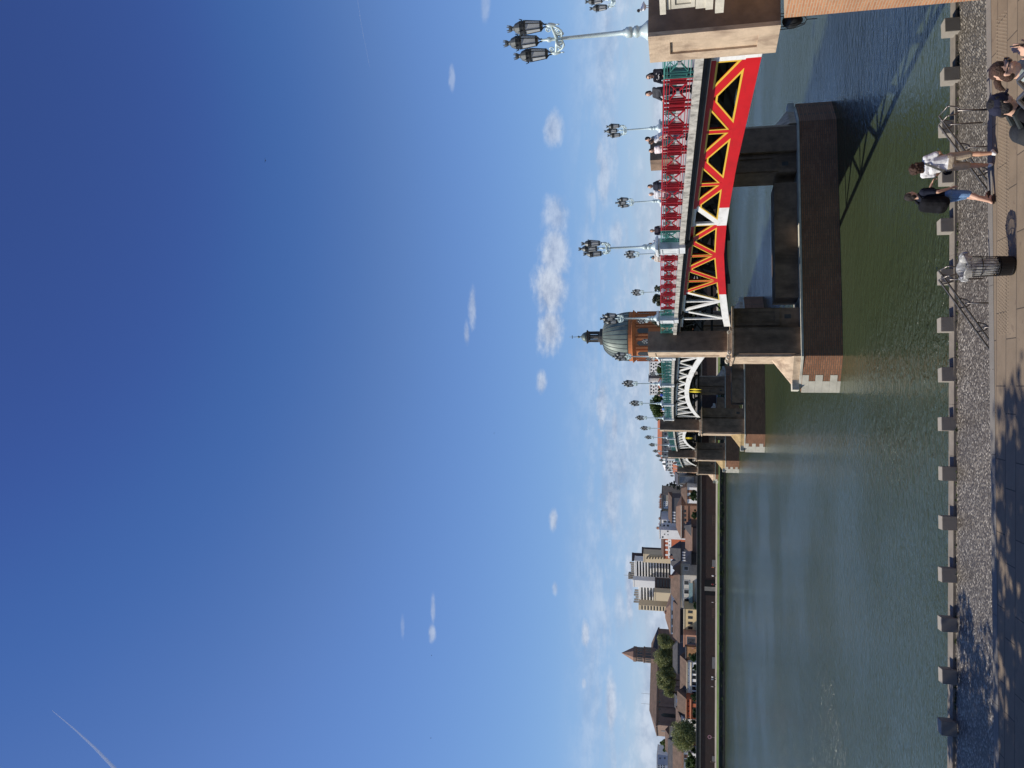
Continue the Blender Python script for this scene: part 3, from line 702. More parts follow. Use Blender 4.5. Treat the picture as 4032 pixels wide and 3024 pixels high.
q = MB(); q.add([(-140, 19.6, 1.5), (40, 19.6, 1.5), (40, 34.3, 1.5), (-140, 34.3, 1.5)], [(0, 1, 2, 3)])
struct(q.build('quay', cobble_mat()))
kerbm = mat('kerb_stone', (0.215, 0.187, 0.155), 0.9, 0.2, 2.0, 0.3, 25, stain=(0.17, 0.15, 0.12), stain_amt=0.6)
q = MB()
x = -140.0
while x < 40:
    L = 1.85 + 0.3 * random.random(); q.box(x, x + L - 0.012, 34.3, 34.93, -2.0, 1.6); x += L
struct(q.build('quay_edge', kerbm))
patch = MB(); patch.prism([(11.0, 27.5), (12.7, 27.2), (13.3, 29.0), (12.2, 29.3), (11.9, 28.5), (11.2, 28.7)], 1.504, 1.512)
struct(patch.build('repair_patch', mat('asphalt_patch', (0.20, 0.185, 0.165), 0.9, 0.15, 3)))

# stone blocks along the quay
blockm = mat('block_stone', (0.31, 0.28, 0.235), 0.85, 0.14, 1.6, 0.35, 22, stain=(0.20, 0.18, 0.15), stain_amt=0.55, stain_scale=1.5)
BX = [(14.26, 34.05), (12.32, 34.05), (10.33, 34.38), (8.38, 34.40), (6.42, 34.40), (4.39, 34.38), (2.45, 34.33), (0.46, 34.31), (-1.51, 34.29), (-3.49, 34.22), (-5.45, 34.18), (-7.51, 34.18), (-9.46, 34.12), (-11.51, 34.10), (-13.56, 34.09)]
bm_ = bmesh.new(); bmesh.ops.create_cube(bm_, size=1.0); bmesh.ops.scale(bm_, vec=(0.56, 0.52, 0.56), verts=bm_.verts); bmesh.ops.translate(bm_, vec=(0, 0.26, 0.28), verts=bm_.verts)
bmesh.ops.bevel(bm_, geom=bm_.edges[:], offset=0.012, segments=2, affect='EDGES'); bme = bpy.data.meshes.new('stone_block'); bm_.to_mesh(bme); bm_.free(); bme.materials.append(blockm)
BL = {0: 'stone block on the quay edge nearest the brick abutment of the bridge', 1: 'stone block on the quay, next but one to the brick abutment', 2: 'stone block behind the top end of the handrail nearest the bridge',
      3: 'stone block partly hidden behind the woman in the white shirt', 4: 'stone block right behind the man with the backpack', 5: 'stone block behind the upper end of the handrail beside the litter bin'}
for i, (x, y) in enumerate(BX):
    o = bpy.data.objects.new('stone_block', bme); C.objects.link(o); o.location = (x, y, 1.5); o.rotation_euler = (0, 0, R(4.6 + random.uniform(-1.5, 1.5))); o.scale = (random.uniform(.97, 1.04), random.uniform(.97, 1.03), random.uniform(.96, 1.03))
    if i == 14: lb = 'stone block farthest from the bridge, wholly in tree shade'
    elif i > 5: lb = ORD[i - 6] + ' stone block past the litter bin, counting away from the bridge'
    else: lb = BL[i]
    tag(o, lb, 'stone block', 'stone blocks along the quay edge')

# promenade above: wall, coping, slabs
EDGE = [(-160, 13.2), (-7.53, 18.76), (1.78, 19.15), (4.34, 19.24), (6.3, 19.29), (12.6, 19.55)]
def edge_y(x):
    for (a, ya), (b, yb) in zip(EDGE, EDGE[1:]):
        if x <= b: return ya + (yb - ya) * (x - a) / (b - a)
    return EDGE[-1][1]
def slab_mat():
    m = bpy.data.materials.new('promenade_slabs'); m.use_nodes = True; k = NT(m.node_tree); b = k.n['Principled BSDF']
    tc = k.node('ShaderNodeTexCoord'); oc = tc.outputs['Object']
    br = k.node('ShaderNodeTexBrick'); k.put(br.inputs['Vector'], oc); br.inputs['Scale'].default_value = 1.0; br.inputs['Brick Width'].default_value = 1.55; br.inputs['Row Height'].default_value = 0.52
    br.inputs['Mortar Size'].default_value = 0.012; br.offset = 0.37; br.inputs['Color1'].default_value = (0.235, 0.18, 0.122, 1); br.inputs['Color2'].default_value = (0.205, 0.155, 0.104, 1); br.inputs['Mortar'].default_value = (0.07, 0.055, 0.04, 1)
    c = k.mix(0.55, br.outputs['Color'], k.ramp(k.noise(oc, 1.7, 7, 0.65), [(0.3, 0.62), (0.7, 1.08)]), 'MULTIPLY')
    spots = k.smooth(k.noise(oc, 5.5, 3, 0.5), 0.64, 0.70); c = k.mix(k.math('MULTIPLY', spots, 0.45), c, (0.12, 0.085, 0.06, 1))
    k.put(b.inputs['Base Color'], c); b.inputs['Roughness'].default_value = 0.85
    bp = k.node('ShaderNodeBump'); bp.inputs['Strength'].default_value = 0.4; bp.inputs['Distance'].default_value = 0.01; k.put(bp.inputs['Height'], k.math('ADD', k.math('MULTIPLY', br.outputs['Fac'], -1.2), k.noise(oc, 40, 4))); k.l.new(bp.outputs[0], b.inputs['Normal'])
    return m
pm = MB(); xs = [-160, -40, -20, -7.53, 1.78, 4.34, 6.3, 12.6]
top = [(x, edge_y(x) - 0.28) for x in xs]; pm.prism([(12.6, 9.0), (-160, 9.0)] + top, 5.2, 5.5)
struct(pm.build('promenade', slab_mat()))
rw = thing('retaining_wall', 'long pale stone wall holding the promenade above the lower quay', 'wall', (0, 19.0, 1.5))
def loc(mb, p): mb.v = [(a - p[0], b - p[1], c - p[2]) for a, b, c in mb.v]; return mb
w = MB(); w.prism([(x, edge_y(x) - 0.06) for x in xs] + [(x, edge_y(x) - 0.5) for x in xs[::-1]], 0.5, 5.2); loc(w, rw.location).build('wall', brickmat('wall_brick', (0.42, 0.24, 0.15), (0.36, 0.2, 0.12), (0.4, 0.33, 0.25)), rw)
w = MB()
xx = -60.0
while xx < 12.4:
    L = 1.7 + 0.5 * random.random(); x2 = min(xx + L, 12.6)
    w.prism([(xx, edge_y(xx)), (x2 - 0.01, edge_y(x2)), (x2 - 0.01, edge_y(x2) - 0.277), (xx, edge_y(xx) - 0.277)], 5.2, 5.506); xx += L
loc(w, rw.location).build('coping', mat('coping_stone', (0.19, 0.175, 0.155), 0.85, 0.12, 2, 0.25, 30, stain=(0.2, 0.18, 0.15), stain_amt=0.5), rw)
# tactile studs along the stair heads
tm = mat('tactile_stud', (0.22, 0.17, 0.12), 0.8, 0.15, 3, 0.1)
def tactile(x0, x1, y0, y1):
    t = MB(); nx = int((x1 - x0) / 0.075); ny = int((y1 - y0) / 0.075)
    for i in range(nx):
        for j in range(ny):
            cx, cy = x0 + (i + 0.5 * (j % 2)) * 0.075, y0 + j * 0.075; t.lathe([(0.022, 5.5), (0.018, 5.506), (0.01, 5.509)], 6, (cx, cy))
    struct(t.build('tactile_paving', tm))
tactile(1.1, 5.9, 18.1, 18.72); tactile(6.7, 7.9, 18.25, 18.85)
# lower stair flights behind the wall
stm = mat('stair_stone', (0.36, 0.31, 0.25), 0.9, 0.15, 2, 0.2)
def flight(x_top):
    s = MB(); n = 24
    for i in range(n): s.box(x_top - 0.3 * (i + 1), x_top - 0.3 * i, 19.36, 20.0, 1.5, 5.5 - (i + 2) * (3.8 / n))
    struct(s.build('stairs', stm))
flight(6.0); flight(2.5)
# upper stairs from the square, down to the promenade
s = MB(); n = 29
for i in range(n): s.box(-30, 12.6, 1.5 + 0.39 * i - 0.39 * (i == 0) * 20, 1.5 + 0.39 * (i + 1), 4.5, 10.4 - i * (4.9 / n))
struct(s.build('stairs', stm))

# handrails: two bars with hoops, on posts, turned toward the promenade at the top
steel = mat('handrail_steel', (0.17, 0.155, 0.145), 0.36, 0.2, 4, 0.03, metal=0.8)
def handrail(x_t, y0, z_t, label, lowx, zdir=-0.66, reach=0.65, hoops=6, step=0.55):
    o = thing('handrail', label, 'handrail', (x_t, y0, z_t - 0.86), 0, 'stair handrails'); r = 0.022
    bars = MB()
    for dx in (0.0, 0.21):
        pts = [(dx, -reach, 0.86), (dx, 0, 0.86), (lowx, 0, 0.86 + zdir * (dx - lowx))]
        bars.tube(pts, r, 8)
    bars.build('rail', steel, o, True)
    def hoop(x, y, z, along):
        pts = []; hp = MB()
        for i in range(13):
            a = math.pi * i / 12; pts.append((x + along[0] * 0.105 * (1 - math.cos(a)), y + along[1] * 0.105 * (1 - math.cos(a)), z + along[2] * 0.105 * (1 - math.cos(a)) - 0.24 * math.sin(a)))
        hp.tube(pts, 0.016, 6); hp.build('hoop', steel, o, True)
    hoop(0, -reach, 0.86, (1, 0, 0))
    for i in range(hoops): hoop(0.0 - step * i - 0.1, 0, 0.86 + zdir * (step * i + 0.1), (1.0, 0, -zdir * 0.2))
    for i in range(hoops):
        xp = 0.0 - step * i; pz = 0.86 + zdir * (-xp) - 0.19
        p = MB(); p.tube([(xp, 0, pz), (xp, 0, min(pz - 0.7, -0.05 + zdir * (-xp)))], 0.019, 8); p.build('post', steel, o, True)
    p = MB(); p.tube([(0.105, -reach, 0.86 - 0.19), (0.08, -reach, 0.0)], 0.022, 8); p.lathe([(0.05, 0.0), (0.05, 0.015), (0.02, 0.02)], 8, (0.08, -reach)); p.build('post', steel, o, True)
    return o
handrail(5.97, 19.72, 6.36, 'steel stair handrail with hoops behind the walking couple', -3.2)
handrail(2.43, 19.72, 6.35, 'steel stair handrail with hoops just behind the litter bin', -3.2)
nr = thing('handrail', 'near steel handrail in front of the man in the dark cap', 'handrail', at_y(4005, 355, 5.7), 0, 'stair handrails'); b0 = nr.location
for (ya, yt, ys) in ((262, 318, 395), (338, 393, 470)):
    m_ = MB(); q = [at_y(4062, ya, 5.35), at_y(4007, yt, 5.7), at_y(4085, ys, 5.7)]; m_.tube([Vector(v) - b0 for v in (q[0], q[0].lerp(q[1], .93), q[1].lerp(q[2], .06), q[2])], 0.0135, 10); m_.build('rail', steel, nr, True)
    m_ = MB(); e_ = q[2] - b0; m_.tube([e_, (e_.x, e_.y, 8.45 - b0.z)], 0.013, 8); m_.build('post', steel, nr, True)

# litter bin with a clear bag
bn = thing('litter_bin', 'black wire litter bin holding a clear plastic bag on the promenade', 'litter bin', (2.45, 17.85, 5.5))
bk = mat('bin_black', (0.016, 0.016, 0.017), 0.45, 0.2, 5, 0.0, metal=0.4)
b = MB(); RB = [(0.19, 0.02), (0.20, 0.3), (0.205, 0.6), (0.215, 0.82), (0.26, 0.95)]
for i in range(22):
    a = 2 * math.pi * i / 22; b.tube([(r * math.cos(a), r * math.sin(a), z) for r, z in RB], 0.006, 5)
for r, z in [(0.192, 0.05), (0.20, 0.30), (0.207, 0.62), (0.26, 0.95), (0.215, 0.84)]:
    b.tube([(r * math.cos(2 * math.pi * i / 24), r * math.sin(2 * math.pi * i / 24), z) for i in range(25)], 0.009, 5)
b.lathe([(0.0, 0.0), (0.185, 0.0), (0.19, 0.03), (0.0, 0.04)], 18); b.build('basket', bk, bn)
b = MB(); b.lathe([(0.196, 0.03), (0.2, 0.26), (0.198, 0.27), (0.19, 0.03)], 20); b.build('lower_band', bk, bn)
def bag_mat():
    m = bpy.data.materials.new('clear_bag'); m.use_nodes = True; k = NT(m.node_tree); k.n.clear()
    o = k.node('ShaderNodeOutputMaterial'); t = k.node('ShaderNodeBsdfTransparent'); d = k.node('ShaderNodeBsdfPrincipled'); mx = k.node('ShaderNodeMixShader')
    d.inputs['Base Color'].default_value = (0.5, 0.5, 0.48, 1); d.inputs['Roughness'].default_value = 0.25
    tc = k.node('ShaderNodeTexCoord'); nz = k.noise(k.scale(tc.outputs['Object'], (9, 9, 2)), 1.0, 4, 0.6, 1.0)
    bp = k.node('ShaderNodeBump'); bp.inputs['Strength'].default_value = 0.9; bp.inputs['Distance'].default_value = 0.03; k.put(bp.inputs['Height'], nz); k.l.new(bp.outputs[0], d.inputs['Normal'])
    k.put(mx.inputs[0], k.smooth(nz, 0.15, 0.75)); k.l.new(t.outputs[0], mx.inputs[1]); k.l.new(d.outputs[0], mx.inputs[2]); k.l.new(mx.outputs[0], o.inputs[0]); return m
b = MB(); vs = []; fs = []; prof = [(0.02, 0.28), (0.15, 0.30), (0.175, 0.45), (0.18, 0.7), (0.20, 0.86), (0.235, 0.95), (0.272, 0.965), (0.275, 0.93), (0.25, 0.86), (0.235, 0.80)]; sg = 40
for r, z in prof:
    for j in range(sg):
        a = 2 * math.pi * j / sg; rr = r * (1 + 0.03 * math.sin(a * 7 + z * 9) + 0.02 * math.sin(a * 13)); vs.append((rr * math.cos(a), rr * math.sin(a), z + 0.012 * math.sin(a * 5)))
for i in range(len(prof) - 1):
    for j in range(sg): fs.append((i * sg + j, i * sg + (j + 1) % sg, (i + 1) * sg + (j + 1) % sg, (i + 1) * sg + j))
b.add(vs, fs); b.build('bag', bag_mat(), bn, True)
for sgn in (-1, 1):
    b = MB(); pts = [(sgn * (0.25 + 0.04 * math.sin(t * 2)), 0.05 * math.cos(t * 2.3), 0.9 + 0.06 * math.sin(t * 3 + 1)) for t in [i * 0.4 for i in range(9)]]; b.tube(pts, [0.012, 0.02, 0.03, 0.02, 0.03, 0.025, 0.02, 0.015, 0.01], 6)
    b.build('bag_knot', mat('bag_knot', (0.35, 0.35, 0.34), 0.3, 0.3, 10, 0), bn, True)

# ---- trees on the promenade (their crowns stand left of the view and shade the paving)
def leaf_mat(name, c1, c2, trans=0.25):
    if name in MATS: return MATS[name]
    m = bpy.data.materials.new(name); m.use_nodes = True; k = NT(m.node_tree); b = k.n['Principled BSDF']; out = k.n['Material Output']
    oi = k.node('ShaderNodeNewGeometry'); c = k.ramp(oi.outputs['Random Per Island'], [(0.0, c1), (1.0, c2)]); k.put(b.inputs['Base Color'], c); b.inputs['Roughness'].default_value = 0.6
    tr = k.node('ShaderNodeBsdfTranslucent'); k.put(tr.inputs[0], c); mx = k.node('ShaderNodeMixShader'); mx.inputs[0].default_value = trans
    k.l.new(b.outputs[0], mx.inputs[1]); k.l.new(tr.outputs[0], mx.inputs[2]); k.l.new(mx.outputs[0], out.inputs[0]); MATS[name] = m; return m
def leaves(mb, c, rad, n, size, rnd, flat=0.9, droop=0.0):
    for i in range(n):
        while True:
            p = Vector((rnd.uniform(-1, 1), rnd.uniform(-1, 1), rnd.uniform(-1, 1)))
            if 0.25 < p.length < 1: break
        p = Vector((p.x * rad[0], p.y * rad[1], p.z * rad[2])) + Vector(c)
        t = Vector((rnd.gauss(0, 1), rnd.gauss(0, 1), rnd.gauss(0, 0.7) - droop * 2)).normalized(); u = t.orthogonal().normalized(); u = (Matrix.Rotation(rnd.uniform(0, 6.28), 3, t) @ u)
        s = size * rnd.uniform(0.6, 1.3); w = s * 0.42 * (0.45 if droop else 1)
        mb.add([p - t * s * 0.5, p + u * w, p + t * s * 0.5, p - u * w], [(0, 1, 2, 3)])
qg = MB(); qr = random.Random(8)
for i in range(70):
    bx_, by_ = BX[i % 15]; leaves(qg, (bx_ + qr.uniform(-1.1, 1.1), 34.24 + qr.uniform(-.06, .03), 1.52), (.12, .05, .045), 9, .07, qr)
tag(qg.build('quay_weeds', mat('quay_weed_green', (0.05, 0.07, 0.02), 0.9, 0.4, 4, 0)), kind='stuff')
bark = mat('bark', (0.10, 0.075, 0.055), 0.95, 0.3, 4, 0.8, 12)
def tree(loc_, h, crown, clumps, leaf, lm, label, seed, group=None, trunk_r=0.2, droop=0.0, size=0.25, z0=None, name='tree'):
    rnd = random.Random(seed); o = thing(name, label, 'tree', loc_, 0, group); t = MB(); cz = h - crown[2]
    t.tube([(0, 0, 0), (0.05 * h * rnd.uniform(-.3, .3), 0.02 * h, cz * 0.5), (0, 0, cz)], [trunk_r, trunk_r * 0.75, trunk_r * 0.5], 9)
    f = MB()
    for i in range(clumps):
        while True:
            p = Vector((rnd.uniform(-1, 1), rnd.uniform(-1, 1), rnd.uniform(-1, 1)))
            if p.length < 1: break
        p = Vector((p.x * crown[0] * .85, p.y * crown[1] * .85, cz + p.z * crown[2] * .85))
        if i % 2 == 0: t.tube([(0, 0, cz * rnd.uniform(0.55, 0.95)), Vector((p.x * .5, p.y * .5, (p.z + cz * .8) / 2 + .1 * h * .3)), p], [trunk_r * .4, trunk_r * .22, trunk_r * .08], 5)
        cr = min(crown) * rnd.uniform(0.24, 0.46); leaves(f, p, (cr * 1.2, cr * 1.2, cr * (1.0 + droop)), leaf, size, rnd, droop=droop)
    t.build('trunk', bark, o, True); f.build('crown', lm, o); return o
plane_leaf = leaf_mat('plane_leaf', (0.035, 0.07, 0.015), (0.07, 0.12, 0.025))
TREES = [(-14.6, 15.9, 15.0, (4.7, 2.6, 3.6)), (-22.0, 16.2, 15.5, (5.0, 3.2, 4.0)), (-13.8, 11.5, 14.0, (4.6, 3.0, 3.6)), (-29.0, 18.5, 15.5, (5.2, 3.6, 4.2)), (-25.5, 21.8, 16.0, (5.2, 3.8, 4.2)), (-24.8, 28.8, 15.5, (6.2, 3.2, 4.0)), (-23.6, 31.6, 14.5, (5.0, 2.2, 3.8)), (-33, 30.0, 16, (5.4, 3.8, 4.6))]
for i, (x, y, h, cr) in enumerate(TREES):
    zb = 1.5 if y > 20 else (5.5 if y > 13 else 6.0)
    tree((x, y, zb), h, cr, 34, 125, plane_leaf, 'tall leafy plane tree whose shade falls across the quay and paving', 40 + i, 'plane trees shading the promenade', 0.26, size=0.3, name='plane_tree')
# ================================================================== PEOPLE
def capsule(mb, p, q, r1, r2=None, seg=10):
    p, q = Vector(p), Vector(q); r2 = r1 if r2 is None else r2
    mb.ball(p, r1, seg, 7); mb.ball(q, r2, seg, 7)
    if (q - p).length > 1e-4: mb.tube([p, q], [r1, r2], seg)
def remeshed(name, mb, voxel, m, parent, smooth=2):
    me = bpy.data.meshes.new(name); me.from_pydata(mb.v, [], mb.f); me.update()
    bm = bmesh.new(); bm.from_mesh(me); bmesh.ops.recalc_face_normals(bm, faces=bm.faces); bm.to_mesh(me); bm.free()
    t = bpy.data.objects.new('tmp', me); C.objects.link(t)
    r = t.modifiers.new('r', 'REMESH'); r.mode = 'VOXEL'; r.voxel_size = voxel
    if smooth: sm = t.modifiers.new('s', 'SMOOTH'); sm.factor = 0.5; sm.iterations = smooth
    dg = bpy.context.evaluated_depsgraph_get(); ev = t.evaluated_get(dg); out = bpy.data.meshes.new_from_object(ev); bpy.data.objects.remove(t); bpy.data.meshes.remove(me)
    out.name = name; out.materials.clear(); out.materials.append(m); out.polygons.foreach_set('use_smooth', [True] * len(out.polygons))
    o = bpy.data.objects.new(name, out); C.objects.link(o); o.parent = parent; return o
def cloth(name, col, rough=0.9): return mat('cloth_' + name, col, rough, 0.14, 9.0, 0.6, 14, spec=0.15)
SKIN = {k: mat('skin_' + k, c, 0.55, 0.06, 6, 0.05, 40) for k, c in dict(light=(0.62, 0.38, 0.27), tan=(0.54, 0.31, 0.20), brown=(0.30, 0.155, 0.09)).items()}
HAIR = {k: mat('hair_' + k, c, 0.6, 0.35, 30, 0.7, 60) for k, c in dict(black=(0.012, 0.010, 0.010), brown=(0.055, 0.026, 0.015), dark=(0.022, 0.015, 0.012), white=(0.65, 0.63, 0.60), grey=(0.25, 0.24, 0.23)).items()}
DEF = dict(shL=(-.185, 0, 1.41), elL=(-.235, -.02, 1.13), wrL=(-.25, .05, .89), shR=(.185, 0, 1.41), elR=(.235, -.02, 1.13), wrR=(.25, .05, .89),
           hipL=(-.095, 0, .91), knL=(-.10, .025, .50), anL=(-.10, -.015, .085), hipR=(.095, 0, .91), knR=(.10, .025, .50), anR=(.10, -.015, .085), head=(0, .015, 1.60), headyaw=0.0, headpitch=0.0)
def person(label, loc_, yaw, H=1.72, skin='light', hair='dark', hairlen=0.0, shirt=None, trousers=None, shoes=None, sleeve=0.55, leg=0.95, pose=None, lean=(0, 0), vox=0.02, feet=True, curly=False, hsc=1.0, group=None, female=False, face=False):
    k = H / 1.75; J = dict(DEF); J.update(pose or {}); o = thing('person', label, 'person', loc_, yaw, group)
    def T(p):
        p = Vector(p); h = max(0.0, p.z - 0.92); return Vector(((p.x + lean[0] * h) * k, (p.y + lean[1] * h) * k, p.z * k))
    hy, hp = J['headyaw'], J['headpitch']; hm = Matrix.Rotation(hy, 3, 'Z') @ Matrix.Rotation(hp, 3, 'X'); hc = Vector(J['head'])
    def HD(p): return T(hc + hm @ Vector(p))
    b = MB(); cap = lambda mb, p, q, r1, r2=None: capsule(mb, T(p), T(q), r1 * k, (r2 if r2 is not None else r1) * k)
    hcap = lambda mb, p, q, r1, r2=None: capsule(mb, HD(p), HD(q), r1 * k, (r2 if r2 is not None else r1) * k)
    wch = 0.9 if female else 1.0
    TORSO = [((-.075, 0, .94), (.075, 0, .94), .112, .112), ((-.06 * wch, .005, 1.08), (.06 * wch, .005, 1.08), .10 * wch, .10 * wch), ((-.085 * wch, .005, 1.25), (.085 * wch, .005, 1.25), .115, .115), ((-.12, -.005, 1.38), (.12, -.005, 1.38), .075, .075), ((-.075, 0, .94), (-.085 * wch, 0, 1.25), .1, .105), ((.075, 0, .94), (.085 * wch, 0, 1.25), .1, .105), (J['shL'], (0, 0, 1.42), .062, .06), (J['shR'], (0, 0, 1.42), .062, .06)]
    for p, q, r1, r2 in TORSO: cap(b, p, q, r1 * .95, r2 * .95)
    capsule(b, T((0, -.005, 1.42)), HD((0, -.015, -.06)), .055 * k, .05 * k)
    hcap(b, (0, -.012, -.005), (0, -.008, .055), .083, .085); hcap(b, (0, .04, -.055), (0, .045, -.075), .048, .04); hcap(b, (-.03, .05, .0), (.03, .05, .0), .045)
    hcap(b, (0, .098, .0), (0, .088, .03), .014, .009); hcap(b, (-.02, .085, -.05), (.02, .085, -.05), .010)
    for sx in (-1, 1): hcap(b, (sx * .082, -.01, -.01), (sx * .086, -.02, .02), .016)
    for s_ in 'LR':
        sh, el, wr = J['sh' + s_], J['el' + s_], J['wr' + s_]
        cap(b, sh, el, .05, .04); cap(b, el, wr, .04, .027)
        d = (Vector(wr) - Vector(el)).normalized(); side = Vector((1, 0, 0)); side = (side - d * side.dot(d)).normalized(); nrm = d.cross(side)
        hd = J.get('hd' + s_)
        if hd is not None: d = Vector(hd).normalized(); side = Vector(J.get('hs' + s_, (1, 0, 0))); side = (side - d * side.dot(d)).normalized(); nrm = d.cross(side)
        w0 = Vector(wr)
        for u in (-.026, -.009, .009, .026): cap(b, w0 + d * .01 + side * u * .6, w0 + d * .085 + side * u, .016, .014)
        curl = J.get('curl' + s_, .3)
        for u, L in ((-.03, .062), (-.01, .075), (.011, .08), (.031, .07)):
            p0 = w0 + d * .09 + side * u; p1 = p0 + (d * math.cos(curl) + nrm * math.sin(curl)).normalized() * L * .55 + side * u * .12; p2 = p1 + (d * math.cos(curl * 2) + nrm * math.sin(curl * 2)).normalized() * L * .5
            cap(b, p0, p1, .0105, .0098); cap(b, p1, p2, .0098, .0085)
        ts = 1 if s_ == 'L' else -1; p0 = w0 + d * .03 + side * ts * .03; p1 = p0 + (d * .7 + side * ts * .7).normalized() * .04; cap(b, p0, p1, .014, .012); cap(b, p1, p1 + (d * .9 + side * ts * .25).normalized() * .035, .012, .010)
        hip, kn, an = J['hip' + s_], J['kn' + s_], J['an' + s_]
        cap(b, hip, kn, .088, .058); cap(b, kn, Vector(kn) * .55 + Vector(an) * .45 + Vector((0, -.018, 0)), .056, .056); cap(b, Vector(kn) * .55 + Vector(an) * .45 + Vector((0, -.018, 0)), an, .054, .036)
        ft = J.get('ft' + s_, (0, 1, 0)); fd = Vector(ft).normalized(); cap(b, an, Vector(an) + Vector((0, 0, -.045)) + fd * .13, .037, .028); cap(b, an, Vector(an) + Vector((0, 0, -.04)) - fd * .04, .036, .03)
    remeshed('body', b, vox, SKIN[skin], o)
    if shirt:
        s = MB()
        for p, q, r1, r2 in TORSO: cap(s, p, q, r1 + .014, r2 + .014)
        cap(s, (-.09, 0, .90), (.09, 0, .90), .118)
        for s_ in 'LR':
            sh, el, wr = Vector(J['sh' + s_]), Vector(J['el' + s_]), Vector(J['wr' + s_])
            if sleeve <= 1: cap(s, sh, sh.lerp(el, sleeve), .066, .064)
            else: cap(s, sh, el, .064, .056); cap(s, el, el.lerp(wr, sleeve - 1), .054, .042)
        remeshed('shirt', s, vox, shirt, o)
    if trousers:
        s = MB(); cap(s, (-.08, 0, .93), (.08, 0, .93), .128); cap(s, J['hipL'], J['hipR'], .122)
        for s_ in 'LR':
            hip, kn, an = Vector(J['hip' + s_]), Vector(J['kn' + s_]), Vector(J['an' + s_])
            if leg <= 1: cap(s, hip, hip.lerp(kn, leg), .112, .092)
            else: cap(s, hip, kn, .108, .078); cap(s, kn, kn.lerp(an, leg - 1), .078, .062)
        remeshed('trousers' if leg > 1.3 else 'shorts', s, vox, trousers, o)
    if shoes:
        for s_ in 'LR':
            s = MB(); an = Vector(J['an' + s_]); fd = Vector(J.get('ft' + s_, (0, 1, 0))).normalized()
            cap(s, an + Vector((0, 0, -.02)), an + Vector((0, 0, -.048)) + fd * .14, .05, .036); cap(s, an + Vector((0, 0, -.02)), an + Vector((0, 0, -.045)) - fd * .05, .05, .038)
            remeshed('shoe', s, max(vox * .8, .008), shoes, o)
    if hair:
        s = MB(); hcap(s, (0, -.034 + .024 * (hsc < 1), .024), (0, -.028 + .022 * (hsc < 1), .062), .088 * hsc, .089 * hsc); hcap(s, (0, .0, .088 - .06 * (1 - hsc)), (0, -.05, .08 - .06 * (1 - hsc)), .058 * hsc)
        for sx in (-1, 1): hcap(s, (sx * .045 * hsc, -.04, -.03), (sx * .04 * hsc, -.01, .07), .055 * hsc)
        if hairlen:
            for sx in (-.06, 0, .06): hcap(s, (sx, -.06, .0), (sx * 1.3, -.07, -hairlen), .055, .04)
        if curly:
            rr = random.Random(5)
            for i in range(70):
                v = Vector((rr.gauss(0, 1), rr.gauss(0, 1) - .5, rr.gauss(0, 1) + .25)).normalized()
                hcap(s, v * .1 + Vector((0, -.025, .02)), v * .125 + Vector((0, -.03, .005)), .024)
            for sx in (-.07, -.03, .03, .07): hcap(s, (sx, -.05, .0), (sx * 1.25, -.06, -.13), .05, .045)
        remeshed('hair', s, vox, HAIR[hair], o, 1)
    if face:
        e = MB()
        for sx in (-1, 1): e.ball(HD((sx * .032, .088, .022)), .011 * k, 6, 4)
        e.tube([HD((-.022, .094, -.048)), HD((.022, .094, -.048))], .005 * k, 5)
        e.build('eyes', HAIR['black'], o)
    o['k'] = k
    return o, T, HD
rm = lambda mb, name, v, m, p, s=1: remeshed(name, mb, v, m, p, s)
white_shirt, beige, whiteshoe = cloth('white', (0.74, 0.74, 0.75)), cloth('beige', (0.46, 0.385, 0.29)), cloth('shoe_white', (0.70, 0.69, 0.66))
navy, denim, black = cloth('navy', (0.014, 0.017, 0.030)), cloth('denim', (0.16, 0.27, 0.46)), cloth('black', (0.010, 0.010, 0.012))
# woman in a white shirt, seen from behind, with a crossbody strap
o, T, HD = person('woman in a white shirt and beige shorts walking with a black crossbody pouch', (4.88, 18.84, 5.506), R(-26), 1.70, 'tan', 'brown', 0, white_shirt, beige, whiteshoe, 0.75, 0.92,
    dict(elR=(.27, -.03, 1.16), wrR=(.16, .17, 1.06), elL=(-.25, .02, 1.15), wrL=(-.15, .16, .98), knR=(.14, .06, .50), anR=(.16, -.05, .09), hipR=(.1, 0, .9), knL=(-.11, .07, .50), anL=(-.12, .06, .09), headyaw=R(10), ftL=(-.3, 1, 0), ftR=(.2, 1, 0)), (-.16, .02), 0.0105, curly=True, female=True)
st = MB(); pts = [T((.11, -.03, 1.47)), T((.06, -.125, 1.38)), T((-.05, -.145, 1.2)), T((-.15, -.125, 1.04)), T((-.2, -.06, .97))]
for a, b_ in zip(pts, pts[1:]): st.bar(a, b_, 0.045, 0.012, (0, 1, 0))
st.build('pouch_strap', mat('strap_grey', (0.10, 0.10, 0.09), 0.8, 0.5, 40, 0), o)
pc = MB(); capsule(pc, T((-.22, -.02, .95)), T((-.24, .1, .93)), .06); capsule(pc, T((-.21, -.03, .90)), T((-.23, .08, .88)), .06); rm(pc, 'pouch', .015, black, o)
